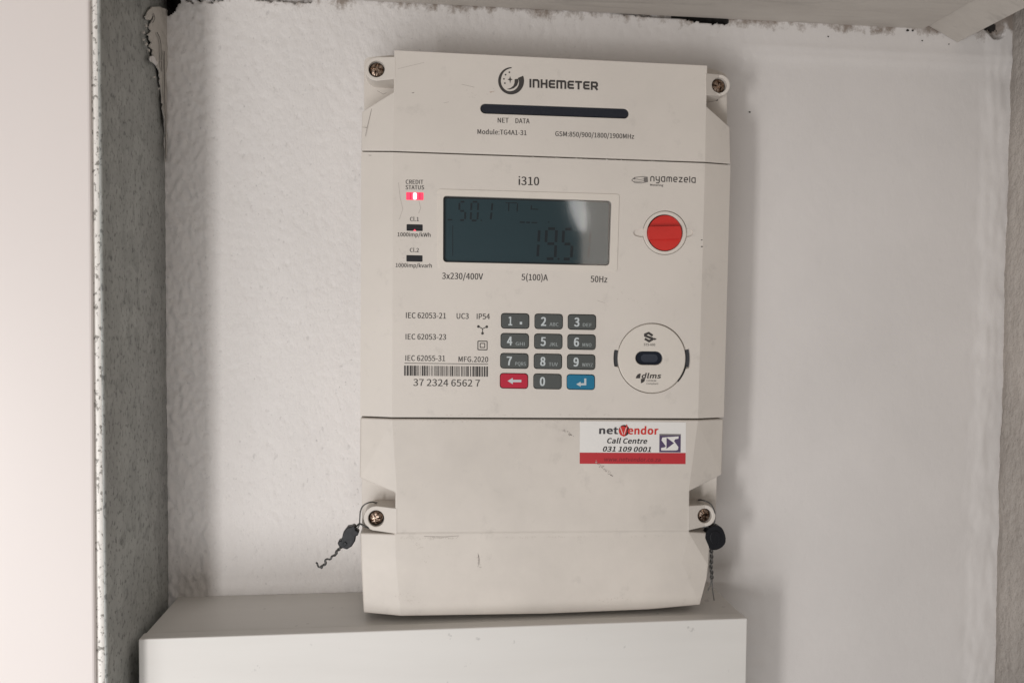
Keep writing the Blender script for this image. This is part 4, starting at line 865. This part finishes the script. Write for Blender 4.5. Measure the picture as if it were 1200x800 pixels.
flats('emblem', M_INK, [circ(560.6, 382.5, 1.6, n=10), circ(570.4, 382.8, 1.6, n=10), circ(565.4, 390.5, 1.6, n=10), stroke([(560.6, 382.5), (565.5, 385.2), (570.4, 382.8)], 0.9), stroke([(565.5, 385.2), (565.4, 390.5)], 0.9)], PR, mt)
def sq(x0, y0, x1, y1, w):
    return [stroke([(x0, y0), (x1, y0+.15)], w), stroke([(x1, y0), (x1, y1)], w), stroke([(x1, y1), (x0, y1-.15)], w), stroke([(x0, y1), (x0, y0)], w)]
flats('emblem', M_INK, sq(560, 399.6, 570.8, 409.8, 1.0)+sq(562.7, 402.2, 568, 407.2, 0.9), PR, mt)
flats('rule', M_INK, [stroke([(474, 425.4), (572, 426.6)], 0.6)], PR, mt)
bars = []; x = 473.6; rb = random.Random(5)
while x < 571:
    w = rb.choice([0.6, 0.6, 1.1, 1.1, 1.8, 2.4]); 
    if x+w > 572: break
    t = (x-473.6)/98.4
    bars.append([(x, 428.2+t*1.2), (x+w, 428.2+t*1.2), (x+w, 440+t*1.2), (x, 440+t*1.2)]); x += w+rb.choice([0.7, 0.7, 1.1, 1.6])
flats('barcode', M_INK, bars, PR, mt)

# --- sticker on the terminal cover
SY = FY-0.00010
stk = flat('sticker', M_STICK, [(679.6, 493.2), (803.8, 494.6), (803.5, 543.6), (679.2, 543.2)], SY, mt)
stk['label'] = 'netVendor call centre sticker with a red band'
flat('red_band', M_STRED, [(679.3, 530), (803.5, 530.4), (803.4, 543.5), (679.3, 543.1)], SY-0.00004, stk)
SP = SY-0.00009
text('net', 702, 508.0, 724.5, 508.2, 8.0, SP, mat('sticker_charcoal', (0.05, 0.045, 0.05), 0.5), stk, 0.06, font=FONT_B)
text('endor', 735.5, 508.4, 771.4, 508.8, 8.6, SP, M_STR2, stk, 0.06, font=FONT_B)
flats('emblem', M_STINK, [circ(731.4, 504.2, 6.4, 6.6, 20)], SP, stk)
flats('emblem', M_STR2, [circ(729.8, 504.8, 4.6, 5.8, 18), [(727.5, 500), (730.5, 500), (731.6, 505), (734.4, 496.4), (735.6, 499.6), (732.4, 511), (730, 511.4)]], SP-0.00003, stk)
flats('emblem', M_STICK, [stroke([(726.6, 499.6), (730.0, 508.8)], 0.7), stroke([(731.4, 508.8), (734.0, 500.6)], 0.7)], SP-0.00008, stk)
text('Call Centre', 711.4, 519.0, 758.4, 519.6, 5.8, SP, M_STINK, stk, 0.045, font=FONT_B, shear=0.2)
text('031 109 0001', 706.4, 528.6, 762.8, 529.2, 5.6, SP, M_STINK, stk, 0.045, font=FONT_B, shear=0.2)
text('www.netvendor.co.za', 708, 540.2, 774, 540.8, 4.8, SP, M_STDR, stk, 0.02, font=FONT_B, shear=0.15)
flat('emblem', M_STPU, [(772.8, 508.2), (797.8, 508.5), (797.6, 529.8), (772.6, 529.6)], SP, stk)
flat('emblem', M_STGR, [(772.8, 508.2), (797.8, 508.5), (797.8, 510.4), (772.8, 510.2)], SP-0.00003, stk)
sx, sy, sc = 695, 495, 10.909
flats('emblem', M_STICK, [zz([(935, 185), (1095, 175), (1090, 205), (1050, 212), (1035, 235), (1090, 310), (1085, 345), (1060, 355), (870, 355), (870, 322), (915, 315), (930, 300), (875, 225), (885, 190)])], SP-0.00003, stk)
flat('emblem', M_STPU, zz([(940, 190), (1035, 262), (938, 335)]), SP-0.00007, stk)

# --- scuffs and scratches
def scuff(pl, w, m=M_SCR, Y=None): flats('scratch', m, [stroke(pl, w)], Y or FY-0.00006, mt)
for pl, w in (([(466, 81), (480, 77.5), (497, 73.5)], .35), ([(541, 99), (550, 101), (556, 102.5)], .4), ([(520, 121), (526, 119.6)], .4), ([(467, 214), (469, 232), (472, 245), (468, 257)], .35),
              ([(491, 236), (493, 244), (490.5, 250)], .4), ([(560, 648), (562, 655), (560, 664)], .5), ([(560.6, 650), (561.4, 660)], .9), ([(497, 628), (520, 628.6), (538, 627.4)], .6), ([(700, 352), (709, 355)], .3)):
    scuff(pl, w, Y=FY-0.00006 if pl[0][1] < 600 else FY+0.00122)
def smear(cx, cy, L_, ang_, n, sp, Y, m=M_SCR):
    pol = []
    for i in range(n):
        t = random.uniform(-.5, .5); x = cx+L_*t*math.cos(R_(ang_))+random.gauss(0, sp); y = cy+L_*t*math.sin(R_(ang_))+random.gauss(0, sp*.7)
        r = random.uniform(.25, .9); pol.append([(x+r*random.uniform(.5, 1.3)*math.cos(a), y+r*.7*math.sin(a)) for a in (0, 1.2, 2.3, 3.5, 4.6, 5.5)])
    flats('scuff', m, pol, Y, mt)
smear(664, 506, 9, 35, 26, 1.1, FY-0.00006); smear(669, 509.5, 4, 20, 14, .8, FY-0.00006, M_SCR2)
smear(707, 548, 22, 38, 44, 1.2, FY-0.0002); smear(715, 556, 6, 40, 14, .8, FY-0.0002, M_SCR2)
smear(484, 109, 2, 0, 5, .5, FY-0.00006, M_SCR2); smear(577, 107.6, 5, -20, 8, .5, FY-0.00006, mat('brown_smudge', (0.42, 0.31, 0.24), .7))
for pl in ([(435.5, 127.5), (433, 138), (431, 146), (428, 160)], [(442, 106.5), (449, 110.5), (453, 109)], [(424.6, 149), (430, 150)], [(432, 182), (446, 184)]):
    flats('scratch', M_SCR2, [stroke(pl, .4)], FY+0.0034, mt)

M_SM1 = mat('smudge_faint', (0.54, 0.495, 0.445), .7); M_SM2 = mat('smudge_mid', (0.45, 0.41, 0.365), .7)
LYF = FY+0.00125
for (x0, y0, L_, a_, n_, sp_, m_) in ((500, 628.6, 60, 0, 60, 1.2, M_SM1), (520, 628.4, 34, 1, 30, .7, M_SM2), (640, 627.5, 120, -1, 50, .9, M_SM1), (765, 626, 60, -1, 22, .8, M_SM1), (494, 645, 30, 60, 24, 2.6, M_SM1), (720, 700, 40, -5, 20, 2.0, M_SM1), (560, 656, 16, 80, 14, 1.2, M_SM2), (480, 700, 24, 10, 36, 4, M_SM1)):
    smear(x0, y0+1.5, L_, a_, n_, sp_, LYF, m_)
for (x0, y0, L_, a_, n_, sp_, m_) in ((620, 486, 200, 0, 46, .7, M_SM1), (560, 494, 150, 0, 30, .7, M_SM1), (700, 187, 160, 2, 34, .6, M_SM1), (470, 300, 40, 88, 20, 2, M_SM1), (560, 110, 60, -12, 26, 4, M_SM1), (740, 350, 50, 20, 18, 4, M_SM1)):
    smear(x0, y0, L_, a_, n_, sp_, FY-0.00004, m_)
# ------------------------------------------------------------------ security seals
def tube(name, P, r, m, parent, twist=False, res=6):
    c = bpy.data.curves.new(name, 'CURVE'); c.dimensions = '3D'; c.bevel_depth = r; c.bevel_resolution = 2; c.use_fill_caps = True
    sp = c.splines.new('BEZIER'); sp.bezier_points.add(len(P)-1)
    for b, p in zip(sp.bezier_points, P): b.co = p; b.handle_left_type = b.handle_right_type = 'AUTO'
    o = bpy.data.objects.new('t', c); COL.objects.link(o); dg = bpy.context.evaluated_depsgraph_get(); dg.update()
    me = bpy.data.meshes.new_from_object(o.evaluated_get(dg)); bpy.data.objects.remove(o)
    for p in me.polygons: p.use_smooth = True
    me.materials.clear(); return link(name, me, m, parent)
def twisted(P, turns, rad, ph):
    out = []; n = 44
    P = [Vector(p) for p in P]; ln = [0]
    for a, b in zip(P, P[1:]): ln.append(ln[-1]+(b-a).length)
    for i in range(n+1):
        s = ln[-1]*i/n; k = max(j for j in range(len(P)-1) if ln[j] <= s+1e-12); t = (s-ln[k])/(ln[k+1]-ln[k])
        p = P[k].lerp(P[k+1], min(1, t)); d = (P[k+1]-P[k]).normalized(); u = d.cross(Vector((0, 1, 0))).normalized(); w = Vector((0, 1, 0))
        a = turns*2*math.pi*i/n+ph; rr = rad*(0.7+0.6*abs(noise.noise(Vector((i*.35, turns, 0)))))
        out.append(p+u*math.cos(a)*rr+w*math.sin(a)*rr)
    return out
def blob(name, poly, Y0, Y1, m, parent, bev=0.0012):
    return slab(name, m, [at(x, y, Y0) for x, y in poly], 0, Y1, parent=parent, bev=bev, seg=4, ang=50)
# left seal
SYd = FY+0.006
s1 = empty('security_seal', tuple(at(420, 618, SYd))); tagp(s1, 'charcoal wire seal leaning left from the left lower screw, tail pointing down left', 'seal', 'wire seals on the meter cover screws')
sx, sy, sc = 380, 580, 8.886
b1 = blob('seal_body', zz([(185, 440), (195, 395), (240, 335), (280, 330), (300, 318), (325, 330), (330, 365), (362, 385), (350, 420), (325, 430), (320, 480), (285, 535), (235, 566), (185, 550), (150, 530), (136, 500), (150, 480), (180, 470)]), SYd-0.0022, SYd+0.0022, M_SEAL, s1)
blob('crimp', zz([(190, 505), (215, 480), (240, 505), (215, 535)]), SYd-0.0026, SYd-0.0018, M_SEAL, b1, 0.0003)
tube('wire', [at(444, 588.7, FY+0.0152), at(440, 588.6, FY+0.008), at(432, 588.6, FY+0.003), at(425.5, 592.5, FY+0.003), at(422.4, 599, FY+0.004), at(421.6, 607, FY+0.005), at(420.5, 616, SYd-0.001), at(414, 625, SYd)], 0.00032, M_WIRE, s1)
tube('wire', [at(433, 618.5, FY+0.004), at(427, 616.2, FY+0.003), at(422, 613.5, FY+0.004), at(418, 616, SYd), at(413, 622, SYd)], 0.0004, M_WIRE, s1)
tail = [at(x, y, SYd) for x, y in ((399.6, 640.5), (394.5, 646.5), (391.5, 651), (386.6, 654), (381.8, 656.4), (380.2, 661.5), (376.2, 664.6), (370, 659.6))]
tube('wire', twisted(tail, 4.5, 0.00048, 0), 0.00042, M_WIRE, s1); tube('wire', twisted(tail[:-1], 4.5, 0.00048, math.pi), 0.00042, M_WIRE, s1)
# right seal
SYr = FY+0.006
s2 = empty('security_seal', tuple(at(837, 612, SYr))); tagp(s2, 'round dark grey wire seal hanging below the right lower screw, tail pointing straight down', 'seal', 'wire seals on the meter cover screws')
b2 = blob('seal_body', [(838.4+12.2*math.cos(a)*(1+0.05*math.sin(3*a)), 630+14.8*math.sin(a)*(1+0.06*math.cos(2*a+1))) for a in [2*math.pi*i/22 for i in range(22)]], SYr-0.0022, SYr+0.0024, M_SEAL, s2)
blob('stamp', [(838.6+6.5*math.cos(2*math.pi*i/16), 629.5+8*math.sin(2*math.pi*i/16)) for i in range(16)], SYr-0.0026, SYr-0.001, M_SEAL, b2, 0.0003)
tube('wire', [at(818, 585.6, FY+0.0152), at(820, 585.8, FY+0.008), at(826, 586.6, FY+0.003), at(832, 589.5, FY+0.003), at(836, 595.5, FY+0.003), at(838, 603, FY+0.004), at(837.4, 611, FY+0.005), at(837, 622, SYr)], 0.00032, M_WIRE, s2)
tube('wire', [at(823, 617.5, FY+0.006), at(828, 617, FY+0.005), at(833, 620, SYr)], 0.00035, M_WIRE, s2)
tail = [at(x, y, SYr) for x, y in ((833.4, 641), (834, 652), (833.2, 664), (834.2, 672), (834.0, 680))]
tube('wire', twisted(tail, 3.2, 0.00062, 0.5), 0.00043, M_WIRE, s2); tube('wire', twisted(tail, 3.2, 0.00062, 3.6), 0.00043, M_WIRE, s2)
tube('wire', [at(833.6, 679, SYr), at(832.4, 685, SYr), at(829.6, 691.5, SYr)], 0.00026, M_WIRE, s2)
tube('wire', [at(834.2, 679, SYr), at(835, 690, SYr), at(836.8, 703, SYr)], 0.00026, M_WIRE, s2)

# ------------------------------------------------------------------ render settings
S.render.engine = 'CYCLES'
S.render.film_transparent = False
S.cycles.max_bounces = 8; S.cycles.transparent_max_bounces = 8
